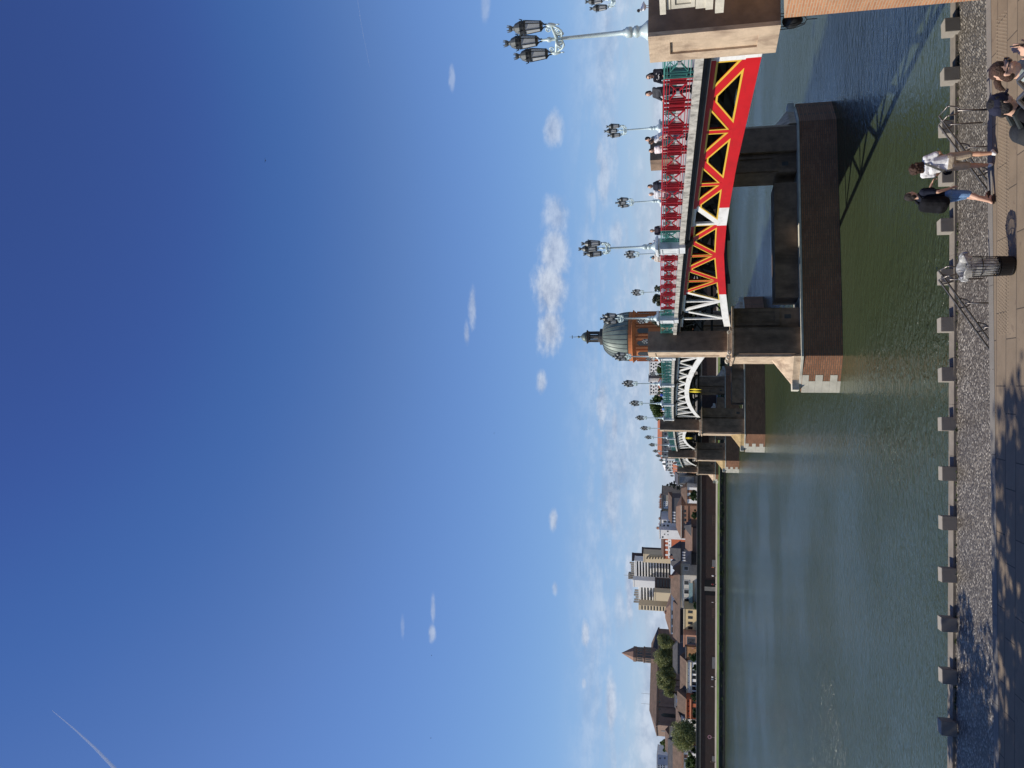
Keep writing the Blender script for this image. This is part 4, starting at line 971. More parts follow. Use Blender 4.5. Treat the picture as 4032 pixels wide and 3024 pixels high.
# man with a backpack
o, T, HD = person('man in a dark shirt and denim shorts walking beside her with a black backpack', (4.17, 18.98, 5.506), R(-68), 1.76, 'light', 'dark', 0, navy, denim, None, 0.72, 1.05,
    dict(elR=(.25, -.06, 1.14), wrR=(.23, .04, .90), elL=(-.2, .20, 1.20), wrL=(-.12, .42, 1.12), knR=(.1, -.03, .50), anR=(.1, -.24, .11), hipR=(.1, 0, .9), knL=(-.1, .06, .50), anL=(-.1, -.02, .09), headyaw=R(-6), headpitch=R(-6), curlL=.7), (0, .04), 0.0105)
bp = MB()
for sx in (-.09, 0, .09): capsule(bp, T((sx, -.22, 1.02)), T((sx, -.205, 1.34)), .145, .125)
capsule(bp, T((-.07, -.32, 1.05)), T((.07, -.32, 1.05)), .07); rm(bp, 'backpack', .014, black, o, 3)
for sx in (-1, 1):
    s = MB(); s.tube([T((sx * .11, -.15, 1.42)), T((sx * .12, -.02, 1.50)), T((sx * .12, .12, 1.38)), T((sx * .14, .12, 1.2)), T((sx * .17, -.05, 1.05))], .022, 6); s.build('backpack_strap', black, o)
for s_, an, fd in (('R', (.1, -.24, .11), (0, 1, -.25)), ('L', (-.1, -.02, .09), (0, 1, 0))):
    s = MB(); a = Vector(an); f = Vector(fd).normalized(); base = a + Vector((0, 0, -.075))
    capsule(s, T(base + f * .15), T(base - f * .05), .035, .032); capsule(s, T(base + f * .06 + Vector((0, 0, .035))), T(base + f * .1 + Vector((0, 0, .03))), .04); rm(s, 'sandal', .011, mat('sandal_leather', (0.05, 0.028, 0.02), 0.6, 0.2, 8), o)
# woman close by, holding up a phone
px = at_y(3958, 290, 7.7)
o, T, HD = person('woman in sunglasses with tied back brown hair holding up a phone', (px.x - .02, px.y, px.z - 1.49), R(-122), 1.64, 'light', 'brown', 0, cloth('sage', (0.30, 0.35, 0.33)), cloth('grey_dark', (0.06, 0.06, 0.065)), whiteshoe, 0.9, 1.8,
    dict(elR=(.23, .17, 1.19), wrR=(.07, .19, 1.40), hdR=(-.28, .05, 1.0), hsR=(.25, 1, 0), curlR=.6, elL=(-.23, .19, 1.19), wrL=(-.07, .21, 1.40), hdL=(.28, .05, 1.0), hsL=(-.25, 1, 0), curlL=.6, head=(0, .03, 1.595), headyaw=R(-4), headpitch=R(-12)), (0, .03), 0.0075, female=True, hsc=.93)
g = MB()
for sx in (-1, 1):
    g.ball(HD((sx * .036, .098, .022)), .030, 10, 6, (1, .35, .8)); g.tube([HD((sx * .062, .092, .026)), HD((sx * .086, .03, .024)), HD((sx * .09, -.03, .012))], .005, 5)
g.tube([HD((-.012, .104, .026)), HD((.012, .104, .026))], .005, 5); g.build('sunglasses', mat('sunglasses_black', (0.01, 0.01, 0.012), 0.15, 0.1, 4, 0), o)
pt = MB(); hcap_ = lambda mb, p, q, r1, r2: capsule(mb, HD(p), HD(q), r1, r2)
hcap_(pt, (0, -.11, .03), (0, -.15, .0), .03, .028); hcap_(pt, (0, -.15, .0), (.01, -.17, -.06), .028, .012); hcap_(pt, (.0, -.15, .0), (-.015, -.185, -.04), .022, .01); rm(pt, 'ponytail', .008, HAIR['brown'], o)
ph = MB(); c = T((.0, .25, 1.51)); ph.box(-.038, .038, -.0045, .0045, -.075, .075)
pho = ph.build('phone', mat('phone_black', (0.012, 0.012, 0.014), 0.25, 0.1, 4, 0), None); pho.location = o.matrix_basis @ c if False else (Matrix.Translation(o.location) @ Matrix.Rotation(o.rotation_euler.z, 4, 'Z')) @ c
pho.rotation_euler = (R(8), 0, o.rotation_euler.z + R(10)); tag(pho, 'black phone held up in front of the woman in sunglasses', 'phone')
bgs = MB()
for p0, p1 in (((.13, -.08, 1.46), (.13, .10, 1.38)), ((.13, .10, 1.38), (.15, .1, 1.1))): bgs.bar(T(p0), T(p1), .05, .012)
bgs.build('shoulder_strap', black, o)
# man close by in a dark cap
cx = at_y(3935, 480, 8.4)
o, T, HD = person('man in a dark navy cap and black clothes bending his head, backpack on his back', (cx.x + .03, cx.y, cx.z - 1.545), R(-115), 1.70, 'light', 'black', 0, black, black, black, 1.6, 1.8,
    dict(elR=(.22, .12, 1.16), wrR=(.1, .3, 1.15), elL=(-.25, .12, 1.16), wrL=(-.1, .3, 1.16), head=(0, .06, 1.57), headyaw=R(30), headpitch=R(-30)), (0, .10), 0.0085)
cp = MB()
cp_ = lambda p, q, r1, r2: capsule(cp, HD(p), HD(q), r1, r2)
cp_((0, -.018, .05), (0, -.005, .055), .095, .095); cp_((0, -.055, .035), (0, .04, .045), .078, .074); rm(cp, 'cap', .008, mat('cap_navy', (0.012, 0.014, 0.035), 0.85, 0.15, 12, 0.4), o, 2)
br = MB(); n = 9; top_ = []; bot_ = []
for i in range(n):
    a = math.pi * i / (n - 1); top_.append(HD((.085 * math.cos(a), .065 + .095 * math.sin(a), .045 + .012 * math.sin(a))))
    bot_.append(HD((.085 * math.cos(a), .065 + .095 * math.sin(a), .037 + .012 * math.sin(a))))
br.add(top_ + bot_, [tuple(range(n)), tuple(range(n, 2 * n))[::-1]] + [(i, i + 1, n + i + 1, n + i) for i in range(n - 1)] + [(n - 1, 0, n, 2 * n - 1)]); br.build('cap_brim', MATS['cap_navy'], o)
bp = MB()
for sx in (-.09, 0, .09): capsule(bp, T((sx, -.2, 1.0)), T((sx, -.19, 1.32)), .15, .125)
rm(bp, 'backpack', .014, mat('backpack_dark', (0.018, 0.02, 0.022), 0.8, 0.2, 9, 0.4), o, 3)
for sx in (-1, 1):
    s = MB(); s.tube([T((sx * .11, -.13, 1.42)), T((sx * .12, -.02, 1.50)), T((sx * .12, .12, 1.38)), T((sx * .14, .13, 1.2))], .026, 6); s.build('backpack_strap', mat('strap_green', (0.022, 0.028, 0.028), 0.8, 0.2, 20), o)

# people on the bridge, leaning on or passing behind the near railing
BYAW = math.atan2(-DX, -DY) - math.pi / 2
up = math.atan2(-0.16, -0.987) - math.pi / 2        # facing upstream
lean_arms = dict(elL=(-.24, .16, 1.16), wrL=(-.12, .36, 1.10), elR=(.24, .16, 1.16), wrR=(.12, .36, 1.10))
walk = dict(knL=(-.1, .14, .52), anL=(-.1, .12, .09), knR=(.1, -.02, .5), anR=(.1, -.25, .12), elL=(-.24, -.12, 1.15), wrL=(-.23, -.06, .9), elR=(.24, .08, 1.15), wrR=(.23, .22, .95))
BP = [(26.3, -15.45, up + R(35), 1.66, 'light', 'black', .16, (0.012, 0.013, 0.02), (0.02, 0.02, 0.03), 1.9, lean_arms, (0, .18), 'long haired woman in a black jacket leaning on the teal rail by the pylon'),
      (27.35, -15.4, up + R(15), 1.70, 'light', 'dark', 0, (0.055, 0.058, 0.066), (0.03, 0.03, 0.04), 1.9, lean_arms, (0, .12), 'man in a dark grey hooded top leaning on the first red rail panel'),
      (31.0, -15.6, up + R(-60), 1.62, 'light', 'brown', .05, (0.68, 0.67, 0.66), (0.2, 0.2, 0.24), .5, walk, (-.3, .45), 'person in a white shirt bending low behind the red railing'),
      (32.1, -15.9, up + R(-20), 1.78, 'light', 'black', 0, (0.085, 0.10, 0.13), (0.03, 0.03, 0.04), .6, None, (.08, 0), 'man in a slate blue shirt standing behind the red railing'),
      (32.75, -15.7, up + R(10), 1.62, 'light', 'brown', .1, (0.70, 0.62, 0.62), (0.3, 0.25, 0.22), .5, None, (0, .05), 'woman in a pale pink top beside the man in the slate blue shirt'),
      (37.1, -15.9, up + R(20), 1.72, 'tan', 'dark', 0, (0.03, 0.032, 0.045), (0.05, 0.05, 0.06), .6, walk, (0, .03), 'man in a dark shirt walking behind the red railing'),
      (38.1, -15.9, up + R(40), 1.68, 'light', 'white', 0, (0.60, 0.60, 0.62), (0.1, 0.1, 0.12), .6, walk, (0, .03), 'white haired person in a pale shirt on the bridge'),
      (43.1, -15.8, up + R(60), 1.66, 'tan', 'brown', 0, (0.05, 0.04, 0.05), (0.05, 0.05, 0.06), .6, walk, (0, .03), 'person half hidden behind the first lamp pedestal'),
      (45.4, -15.8, up + R(60), 1.78, 'tan', 'black', 0, (0.66, 0.66, 0.66), (0.1, 0.1, 0.12), .6, walk, (0, .03), 'dark haired man in a white shirt just past the first lamp pedestal'),
      (47.6, -15.7, up + R(50), 1.70, 'light', 'dark', .1, (0.60, 0.55, 0.48), (0.45, 0.42, 0.38), .6, walk, (0, .05), 'woman in a cream top walking behind the second red railing'),
      (100.5, -15.6, up, 1.72, 'light', 'brown', 0, (0.66, 0.66, 0.66), (0.1, 0.1, 0.12), .6, None, (0, .1), 'person in a white shirt at the teal railing over the second arch'),
      (104.3, -15.6, up + R(30), 1.74, 'light', 'white', 0, (0.03, 0.06, 0.30), (0.1, 0.1, 0.12), .6, None, (0, .1), 'person in a royal blue top over the second arch'),
      (118.5, -15.6, up + R(30), 1.72, 'light', 'brown', 0, (0.12, 0.25, 0.55), (0.1, 0.1, 0.12), .6, None, (0, .1), 'person in a light blue top close to the second pier'),
      (120.5, -15.6, up, 1.70, 'light', 'brown', 0, (0.70, 0.70, 0.70), (0.1, 0.1, 0.12), .6, None, (0, .1), 'person in white beside the light blue one near the second pier'),
      (165.5, -15.6, up, 1.72, 'light', 'dark', 0, (0.66, 0.6, 0.6), (0.02, 0.02, 0.03), .6, None, (0, .1), 'person in a pale top over the third arch of the bridge')]
for i, (s, w, yaw, H, sk, hr, hl_, sc_, tc_, slv, pose, ln, lb) in enumerate(BP):
    far = s > 60
    p, T, HD = person(lb, bw(s, w, deck_z(s) - 0.03), yaw, H, sk, hr, hl_, cloth('b%d' % i, sc_), cloth('t%d' % i, tc_), black, slv, 1.85, pose, ln, 0.05 if far else 0.022, face=not far)
    if i == 9:
        s_ = MB(); capsule(s_, HD((0, -.02, .03)), HD((0, -.02, .06)), .105); rm(s_, 'headscarf', .025, cloth('sky_blue', (0.25, 0.5, 0.6)), p)
    if i == 0:
        g = MB()
        for sx in (-1, 1): g.ball(HD((sx * .034, .096, .022)), .026, 8, 5, (1, .4, .8))
        g.tube([HD((-.012, .104, .026)), HD((.012, .104, .026))], .006, 5); g.build('glasses', MATS['sunglasses_black'], p)
        g = MB()
        for a in range(6): capsule(g, T((-.10 + .035 * a, .145, 1.24 + .025 * (a % 3))), T((-.085 + .035 * a, .148, 1.26 + .02 * (a % 2))), .014)
        capsule(g, T((.10, .11, 1.34)), T((.13, .09, 1.33)), .018); capsule(g, T((-.10, .11, 1.36)), T((-.13, .09, 1.34)), .018); rm(g, 'jacket_print', .012, cloth('print_white', (0.5, 0.5, 0.5)), p, 0)
# ================================================================== FAR BANK
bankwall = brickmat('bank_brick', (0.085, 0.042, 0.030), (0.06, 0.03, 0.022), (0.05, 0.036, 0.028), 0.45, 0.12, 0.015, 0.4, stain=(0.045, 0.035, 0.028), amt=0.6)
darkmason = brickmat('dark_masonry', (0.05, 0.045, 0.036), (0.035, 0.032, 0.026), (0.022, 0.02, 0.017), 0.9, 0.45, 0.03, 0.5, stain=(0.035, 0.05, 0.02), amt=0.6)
copem = mat('bank_coping', (0.15, 0.14, 0.125), 0.9, 0.2, 0.6, 0.2, 4)
grass_m = mat('grass', (0.085, 0.135, 0.028), 0.95, 0.35, 0.35, 0.5, 6, stain=(0.16, 0.15, 0.06), stain_amt=0.4, stain_scale=0.15)
path_m = mat('path', (0.30, 0.27, 0.235), 0.95, 0.15, 0.3)
earth = mat('ground', (0.20, 0.18, 0.14), 0.95, 0.3, 0.05)
BK = 0.0
def bankY(x): return 246.0
XA, XB = -520.0, 620.0
m = MB(); m.add([(XA, 246.3, 1.75), (XB, 246.3, 1.75), (XB, 251.2, 2.28), (XA, 251.2, 2.28)], [(0, 1, 2, 3)]); struct(m.build('grass', grass_m))
m = MB(); m.add([(XA, 251.2, 2.29), (XB, 251.2, 2.29), (XB, 256.2, 2.6), (XA, 256.2, 2.6)], [(0, 1, 2, 3)]); struct(m.build('path', path_m))
m = MB(); m.add([(-3000, 257.0, 8.2), (3000, 257.0, 8.2), (6000, 9000, 8.2), (-6000, 9000, 8.2)], [(0, 1, 2, 3)]); struct(m.build('ground', earth))
lw = thing('river_wall', 'low dark masonry wall at the waterline below the far grass bank', 'wall', (-60, 246, 0))
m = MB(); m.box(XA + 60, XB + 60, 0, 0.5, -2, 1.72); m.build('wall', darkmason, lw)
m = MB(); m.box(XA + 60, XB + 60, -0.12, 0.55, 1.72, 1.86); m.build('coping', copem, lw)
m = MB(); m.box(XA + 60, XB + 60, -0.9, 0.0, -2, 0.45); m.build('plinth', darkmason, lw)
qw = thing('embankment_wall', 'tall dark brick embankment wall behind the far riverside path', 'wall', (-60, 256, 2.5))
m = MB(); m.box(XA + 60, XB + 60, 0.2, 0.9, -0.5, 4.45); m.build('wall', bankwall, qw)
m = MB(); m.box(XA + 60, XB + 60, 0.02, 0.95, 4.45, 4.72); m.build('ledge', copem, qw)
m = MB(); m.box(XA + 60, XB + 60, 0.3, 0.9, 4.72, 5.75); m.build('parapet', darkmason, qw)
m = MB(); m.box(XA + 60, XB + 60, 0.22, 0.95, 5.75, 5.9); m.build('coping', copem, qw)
for (y0, y1) in ((2285, 2312), (2326, 2344)):
    a, b_ = at_y(2776, y1, 256), at_y(2813, y0, 256)
    d = MB(); d.box(a.x + 60, b_.x + 60, 0.12, 0.25, 0.0, a.z - 2.5); d.build('archway', mat('dark_opening', (0.01, 0.01, 0.01), 0.9, 0.1, 1, 0), qw)
a, b_ = at_y(2774, 2326, 256), at_y(2813, 2312, 256); d = MB(); d.box(a.x + 60, b_.x + 60, 0.1, 0.22, 0.0, a.z - 2.5); d.build('door_pier', mat('plaster_grey', (0.34, 0.30, 0.24), 0.9, 0.2, 1), qw)
for (y0, y1) in ((2030, 2068), (2396, 2432)):
    a, b_ = at_y(2806, y1, 255.5), at_y(2818, y0, 255.5); o = thing('bench', 'x', 'railing', (a.x, 255.3, 2.55))
    r_ = MB(); L = b_.x - a.x
    for z in (0.55, 1.0): r_.tube([(0, 0, z), (L, 0, z)], 0.03, 5)
    for i in range(5): r_.tube([(L * i / 4, 0, 0), (L * i / 4, 0, 1.0)], 0.03, 5)
    r_.build('guard_rail', mat('rail_rust', (0.16, 0.10, 0.075), 0.8, 0.2, 3, 0), o)
    o.name = 'guard_railing'; tag(o, ('guard railing at the foot of the far wall nearest the bridge' if y0 < 2100 else 'guard railing at the foot of the far wall past the archways'), 'railing')
for i, (y0, y1, lb) in enumerate(((2588, 2632, 'wide pale board leaning against the dark embankment wall'), (2205, 2232, 'dim board against the embankment wall near the orange figure'), (2978, 2998, 'small pale board by the dark figure on the far path'))):
    a, b_ = at_y(2806, y1, 255.6), at_y(2816, y0, 255.6); o = MB(); o.box(a.x, b_.x, 255.5, 255.7, 2.56, a.z + 0.15)
    tag(o.build('info_board', mat('board_grey', (0.24, 0.22, 0.2), 0.8, 0.1, 2, 0)), lb, 'board')

vg = MB(); vr = random.Random(21)                   # weeds and brambles along the low river wall
for i in range(150):
    x_ = vr.uniform(-190, 30); leaves(vg, (x_, 245.6 + vr.uniform(-.3, .3), vr.uniform(.3, 1.7)), (vr.uniform(.5, 1.6), .35, vr.uniform(.25, .7)), 26, .3, vr)
tag(vg.build('wall_weeds', mat('weed_green', (0.03, 0.05, 0.014), 0.9, 0.4, 1.5, 0)), kind='stuff')

# ---- building kit.  Openings are given as photo rectangles and set on the facade at its own distance
plaster = {k: mat('plaster_' + k, c, 0.9, 0.08, 0.4, 0.1, 5, stain=tuple(v * .6 for v in c), stain_amt=0.3, stretch=(1, 1, .4), stain_scale=.25) for k, c in dict(
    white=(0.82, 0.80, 0.76), cream=(0.66, 0.55, 0.39), yellow=(0.66, 0.50, 0.27), pink=(0.58, 0.30, 0.19), beige=(0.58, 0.53, 0.45), grey=(0.28, 0.29, 0.31), red=(0.46, 0.13, 0.06), brown=(0.13, 0.085, 0.07), dark=(0.09, 0.09, 0.10), slate=(0.32, 0.36, 0.44)).items()}
fbrick = brickmat('facade_brick', (0.40, 0.19, 0.11), (0.33, 0.15, 0.085), (0.34, 0.24, 0.17), 0.5, 0.14, 0.02, 0.3)
churchb = brickmat('church_brick', (0.26, 0.165, 0.12), (0.20, 0.125, 0.09), (0.30, 0.22, 0.17), 0.6, 0.16, 0.02, 0.3)
def tile(name, c1, c2):
    if name in MATS: return MATS[name]
    m = bpy.data.materials.new(name); m.use_nodes = True; k = NT(m.node_tree); b = k.n['Principled BSDF']; tc = k.node('ShaderNodeTexCoord'); oc = tc.outputs['Object']
    n = k.noise(k.scale(oc, (1, 1, 1)), 0.45, 7, 0.7); w = k.node('ShaderNodeTexWave', wave_type='BANDS', bands_direction='X'); k.put(w.inputs['Vector'], oc); w.inputs['Scale'].default_value = 1.2; w.inputs['Distortion'].default_value = 0.6
    c = k.ramp(n, [(0.3, c1), (0.7, c2)]); c = k.mix(0.35, c, k.ramp(w.outputs['Fac'], [(0, 0.45), (1, 1.0)]), 'MULTIPLY'); k.put(b.inputs['Base Color'], c); b.inputs['Roughness'].default_value = 0.9
    bp = k.node('ShaderNodeBump'); bp.inputs['Strength'].default_value = 0.6; bp.inputs['Distance'].default_value = 0.08; k.put(bp.inputs['Height'], w.outputs['Fac']); k.l.new(bp.outputs[0], b.inputs['Normal']); MATS[name] = m; return m
roofs = dict(brown=tile('roof_brown', (0.085, 0.055, 0.038), (0.19, 0.12, 0.085)), red=tile('roof_red', (0.36, 0.11, 0.055), (0.50, 0.18, 0.09)), grey=tile('roof_grey', (0.045, 0.045, 0.05), (0.10, 0.095, 0.095)), tan=tile('roof_tan', (0.15, 0.09, 0.06), (0.28, 0.17, 0.115)))
pane = mat('window_dark', (0.018, 0.020, 0.024), 0.15, 0.3, 0.5, 0, spec=0.6)
wframe = mat('window_frame', (0.55, 0.53, 0.50), 0.7, 0.1, 2, 0); shutter = mat('shutter_brown', (0.20, 0.09, 0.055), 0.8, 0.15, 2, 0)
chim = mat('chimney_brick', (0.34, 0.17, 0.11), 0.9, 0.25, 1.5, 0.2)
def building(label, yR, yL, xe, xb, Y, depth, wall, roof='flat', xr=None, rmat=None, rz=0, wins=(), bands=(), chimneys=(), frames=True, name='house', base=8.0, over=0.35, cat='house', inset=0.25, wlabel=None):
    if rz < -10: depth *= 0.55; rz = max(rz, -19)
    A, B_ = at_y(xe, yL, Y), at_y(xe, yR, Y); a = R(rz); yc = (A.x + B_.x) / 2; zt = A.z
    def hit(x, y):                                   # photo point onto the (turned) facade plane
        r = ray(x, y); nx, ny = math.sin(a), -math.cos(a); t = (nx * yc + ny * Y) / (nx * r.x + ny * r.y); p = r * t; dx, dy = p.x - yc, p.y - Y
        return dx * math.cos(a) + dy * math.sin(a), CAM_Z + p.z
    x0, _ = hit(xe, yL); x1, zt = hit(xe, (yL + yR) / 2)[0], hit(xe, (yL + yR) / 2)[1]; x1, _ = hit(xe, yR)
    o = thing(name, label, cat, (yc, Y, base), a)
    w = MB(); w.box(x0, x1, 0, depth, -1.0, zt - base); w.build('wall', wall, o)
    h = (hit(xr, (yL + yR) / 2)[1] - zt) if xr else 0; e = over; z = zt - base
    if roof == 'flat':
        r_ = MB(); r_.box(x0 - .15, x1 + .15, -.15, depth + .15, z, z + .35); r_.build('roof', rmat or wall, o)
    elif roof == 'hip':
        i = min(depth / 2, (x1 - x0) * inset * 1.6); ym = depth / 2
        if (x1 - x0) / 2 < i: i = (x1 - x0) / 2 - .01
        r_ = MB(); r_.add([(x0 - e, -e, z), (x1 + e, -e, z), (x1 + e, depth + e, z), (x0 - e, depth + e, z), (x0 + i, ym, z + h), (x1 - i, ym, z + h)], [(0, 1, 5, 4), (1, 2, 5), (2, 3, 4, 5), (3, 0, 4), (0, 3, 2, 1)]); r_.build('roof', rmat, o)
    elif roof == 'gable':
        ym = depth / 2; r_ = MB(); r_.prism_x([(-e, z), (depth + e, z), (ym, z + h)], x0 - e, x1 + e); r_.build('roof', rmat, o)
    elif roof == 'front':                            # gable end towards the river
        xm = (x0 + x1) / 2; r_ = MB(); r_.prism_y([(x0 - e, z), (x1 + e, z), (xm, z + h)], -e, depth + e); r_.build('roof', rmat, o)
    elif roof == 'mono':
        r_ = MB(); r_.prism_x([(-e, z), (depth + e, z), (depth + e, z + h)], x0 - e, x1 + e); r_.build('roof', rmat, o)
    for (wy0, wy1, wx0, wx1, *mm) in wins:
        (u0, zz1), (u1, zz0) = hit(wx0, wy1), hit(wx1, wy0)
        wm_ = mm[0] if mm else pane
        if frames and wm_ is pane:
            f = MB(); t = max(.12, (u1 - u0) * .12); f.box(u0 - t, u0, -.10, -.01, zz0 - base, zz1 - base); f.box(u1, u1 + t, -.10, -.01, zz0 - base, zz1 - base); f.box(u0 - t, u1 + t, -.10, -.01, zz1 - base, zz1 - base + t); f.box(u0 - t, u1 + t, -.14, -.01, zz0 - base - t, zz0 - base)
            fo = f.build('window', wframe, o)
        else: fo = None
        p = MB(); p.box(u0, u1, -.05, .02, zz0 - base, zz1 - base); p.build('pane' if fo else ('window' if wm_ in (pane,) else 'panel'), wm_, fo or o)
    for (bx0, bx1, bm, prj) in bands:
        zz1, zz0 = hit(bx0, (yL + yR) / 2)[1], hit(bx1, (yL + yR) / 2)[1]; b = MB(); b.box(x0 - prj * .4, x1 + prj * .4, -prj, .0, zz0 - base, zz1 - base); b.build('cornice', bm, o)
    for (cy, ch) in chimneys:
        u, _ = hit(xe, cy); c = MB(); yy = depth * .4; zz = z + h * .8 - .2
        c.box(u - .45, u + .45, yy - .35, yy + .35, zz - .6, zz + ch); c.box(u - .52, u + .52, yy - .42, yy + .42, zz + ch, zz + ch + .15)
        for k_ in (-.22, .22): c.lathe([(.13, zz + ch + .15), (.11, zz + ch + .55)], 6, (u + k_, yy))
        c.build('chimney', chim, o)
    return o, hit, (x0, x1, z)
P = plaster
def floors(yR, yL, x_a, x_b, n, frac=.55, cols=1, mm=None, gap=0):
    out = []; hx = (x_b - x_a) / n; wy = (yL - yR) / cols
    for i in range(n):
        for j in range(cols): out.append((yR + wy * j + gap, yR + wy * (j + 1) - gap, x_a + hx * (i + 1 - frac), x_a + hx * (i + 1) - .6, mm or pane))
    return out
# right to left along the quay
building('long grey building with a bright red tile roof behind the bridge piers', 1640, 1806, 2606, 2650, 330, 12, P['grey'], 'hip', 2587, roofs['red'], 0, floors(1700, 1800, 2608, 2645, 2, .6, 6, None, 4), inset=.08)
building('white stepped apartment block just past the red roofed building behind the piers', 1806, 1854, 2620, 2650, 350, 14, P['white'], 'mono', 2606, P['white'], -30, floors(1812, 1850, 2622, 2650, 3, .5, 3, None, 3), frames=False, name='apartment_block', cat='apartments')
building('small orange gabled house by the far end of the bridge', 1838, 1872, 2668, 2745, 300, 9, P['pink'], 'gable', 2648, roofs['red'], -20, [(1846, 1852, 2676, 2690), (1858, 1864, 2676, 2690)])
o, hit, ex = building('grey slate faced pavilion with pale painted figures beside the conifer', 1873, 1907, 2670, 2746, 268, 9, P['grey'], 'mono', 2655, P['dark'], 0, [(1879, 1901, 2676, 2733, mat('mural_grey', (0.17, 0.185, 0.20), 0.6, 0.5, 0.7, 0, stain=(0.42, 0.42, 0.38), stain_amt=0.6, stain_scale=0.55))], bands=[(2734, 2736, P['dark'], .2)], name='pavilion', cat='pavilion')
building('low house with white walls and brown striped shutters under a dark hipped roof', 1919, 1981, 2704, 2746, 266, 10, P['white'], 'hip', 2681, roofs['brown'], -28, [(1930, 1940, 2707, 2735, shutter), (1954, 1965, 2707, 2735, shutter)], bands=[(2702, 2705, fbrick, .3)], inset=.2)
building('long brick building with five square windows and a tan hipped roof', 1990, 2120, 2683, 2746, 274, 14, fbrick, 'hip', 2661, roofs['tan'], -16, [(c - 5, c + 4, 2690, 2701) for c in (2013, 2030, 2048, 2066, 2083)], bands=[(2706, 2709, fbrick, .25), (2681, 2684, P['beige'], .35)], frames=False, inset=.12)
building('small dark pyramid roofed pavilion in front of the long brick building', 2068, 2106, 2722, 2746, 264, 6, P['brown'], 'hip', 2694, roofs['grey'], -10, (), name='garden_pavilion', cat='pavilion')
building('dark flat roofed block with a lit white upper facade and many chimneys', 1949, 2045, 2608, 2660, 332, 16, P['grey'], 'flat', None, P['dark'], -22, [(1974, 2002, 2612, 2630, P['white']), (2008, 2016, 2608, 2630, P['yellow']), (2017, 2036, 2612, 2630, P['white'])] + [(c, c + 3, 2614, 2619) for c in (1978, 1985, 1992, 2020, 2028)] + [(c, c + 3, 2623, 2628) for c in (1978, 1985, 1992, 2010, 2020, 2028)], bands=[(2604, 2609, P['dark'], .6)], chimneys=[(1964, .9), (1972, 1.2), (1985, 1.1), (1994, 1.3), (2004, 1.2), (2013, 1.3)], frames=False, name='apartment_block', cat='apartments')
building('brown tile roofed row below the white chimney block', 1960, 2060, 2645, 2746, 318, 9, P['dark'], 'mono', 2630, roofs['brown'], -14, floors(2012, 2058, 2646, 2660, 1, .8, 4, P['white'], 3), frames=False)
building('white terraced apartments with roof plants, tallest behind the brick building', 2046, 2086, 2602, 2660, 326, 14, P['white'], 'flat', None, P['grey'], -26, [(2050, 2056, 2612, 2622), (2066, 2074, 2612, 2618), (2066, 2074, 2626, 2634), (2052, 2058, 2630, 2640)], chimneys=[(2056, .8), (2078, .7)], frames=False, name='apartment_block', cat='apartments')
building('lower white apartments with small dark windows beside the red brick ones', 2086, 2121, 2598, 2660, 324, 12, P['white'], 'flat', None, P['white'], -26, [(2090, 2094, 2626, 2632), (2102, 2105, 2614, 2619), (2104, 2107, 2628, 2632), (2112, 2118, 2606, 2612)], chimneys=[(2092, 1.3)], frames=False, name='apartment_block', cat='apartments')
building('red brick and white apartments under a long brown roof next to the tower block', 2122, 2200, 2613, 2660, 330, 12, P['red'], 'mono', 2601, roofs['brown'], -28, [(c, c + 6, 2619, 2630, P['white']) for c in (2128, 2144, 2162, 2182)] + [(2124, 2198, 2631, 2643, P['white'])] + [(c, c + 3, 2634, 2639) for c in (2130, 2144, 2156, 2172, 2188)], frames=False, name='apartment_block', cat='apartments')
building('old dark mansard roofed house in front of the tower block', 2162, 2216, 2680, 2746, 285, 12, P['dark'], 'hip', 2637, roofs['grey'], -12, floors(2170, 2212, 2680, 2700, 1, .7, 4, P['white'], 3), frames=False, inset=.14, chimneys=[(2206, .8)])
building('dark slate roofed annex between the mansard house and the beige villa', 2210, 2250, 2672, 2746, 288, 10, P['dark'], 'hip', 2640, roofs['grey'], 0, (), inset=.2)
building('low shed with a big brown tile roof above the embankment', 2080, 2178, 2726, 2746, 263, 9, P['brown'], 'mono', 2698, roofs['tan'], 0, (), name='shed', cat='shed')
building('dark gabled end of the shed beside the beige villa', 2178, 2224, 2722, 2746, 262, 9, mat('black_timber', (0.02, 0.018, 0.017), 0.9, 0.2, 1, 0), 'front', 2698, P['dark'], 0, (), name='shed', cat='shed')
o, hit, ex = building('beige villa with three framed windows above a glass balcony', 2263, 2392, 2680, 2746, 268, 13, P['beige'], 'hip', 2640, roofs['brown'], -24, [(c - 5, c + 9, 2694, 2712) for c in (2292, 2327, 2362)], bands=[(2677, 2681, P['dark'], .4)], inset=.14, chimneys=[(2290, .9)])
bb = MB(); (u0, z1), (u1, z0) = hit(2712, 2380), hit(2727, 2288); bb.box(u0, u1, -1.3, -1.22, z0 - 8, z1 - 8); bb.build('balcony_glass', mat('balcony_glass', (0.16, 0.26, 0.27), 0.1, 0.2, 1, 0, spec=0.7), o)
bb = MB(); bb.box(u0, u1, -1.35, 0, z0 - 8.25, z0 - 8.01); bb.build('balcony_floor', P['dark'], o)
building('grey side wing of the beige villa with one gridded window', 2218, 2262, 2680, 2746, 266, 9, P['grey'], 'front', 2648, roofs['brown'], 8, [(2231, 2244, 2694, 2709)])
building('yellow house with five dark windows facing the river', 2398, 2498.5, 2695, 2746, 266, 8, P['yellow'], 'flat', None, P['cream'], -34, [(c - 4, c + 5, 2709, 2727) for c in (2409, 2431, 2453, 2472, 2492)], frames=False)
building('large brown roofed building with a dark loggia behind the yellow house', 2392, 2528, 2677, 2746, 276, 13, P['dark'], 'gable', 2648, roofs['brown'], 0, [(2400, 2500, 2680, 2694, mat('loggia_dark', (0.012, 0.012, 0.013), 0.8, 0.3, 1, 0))], frames=False)
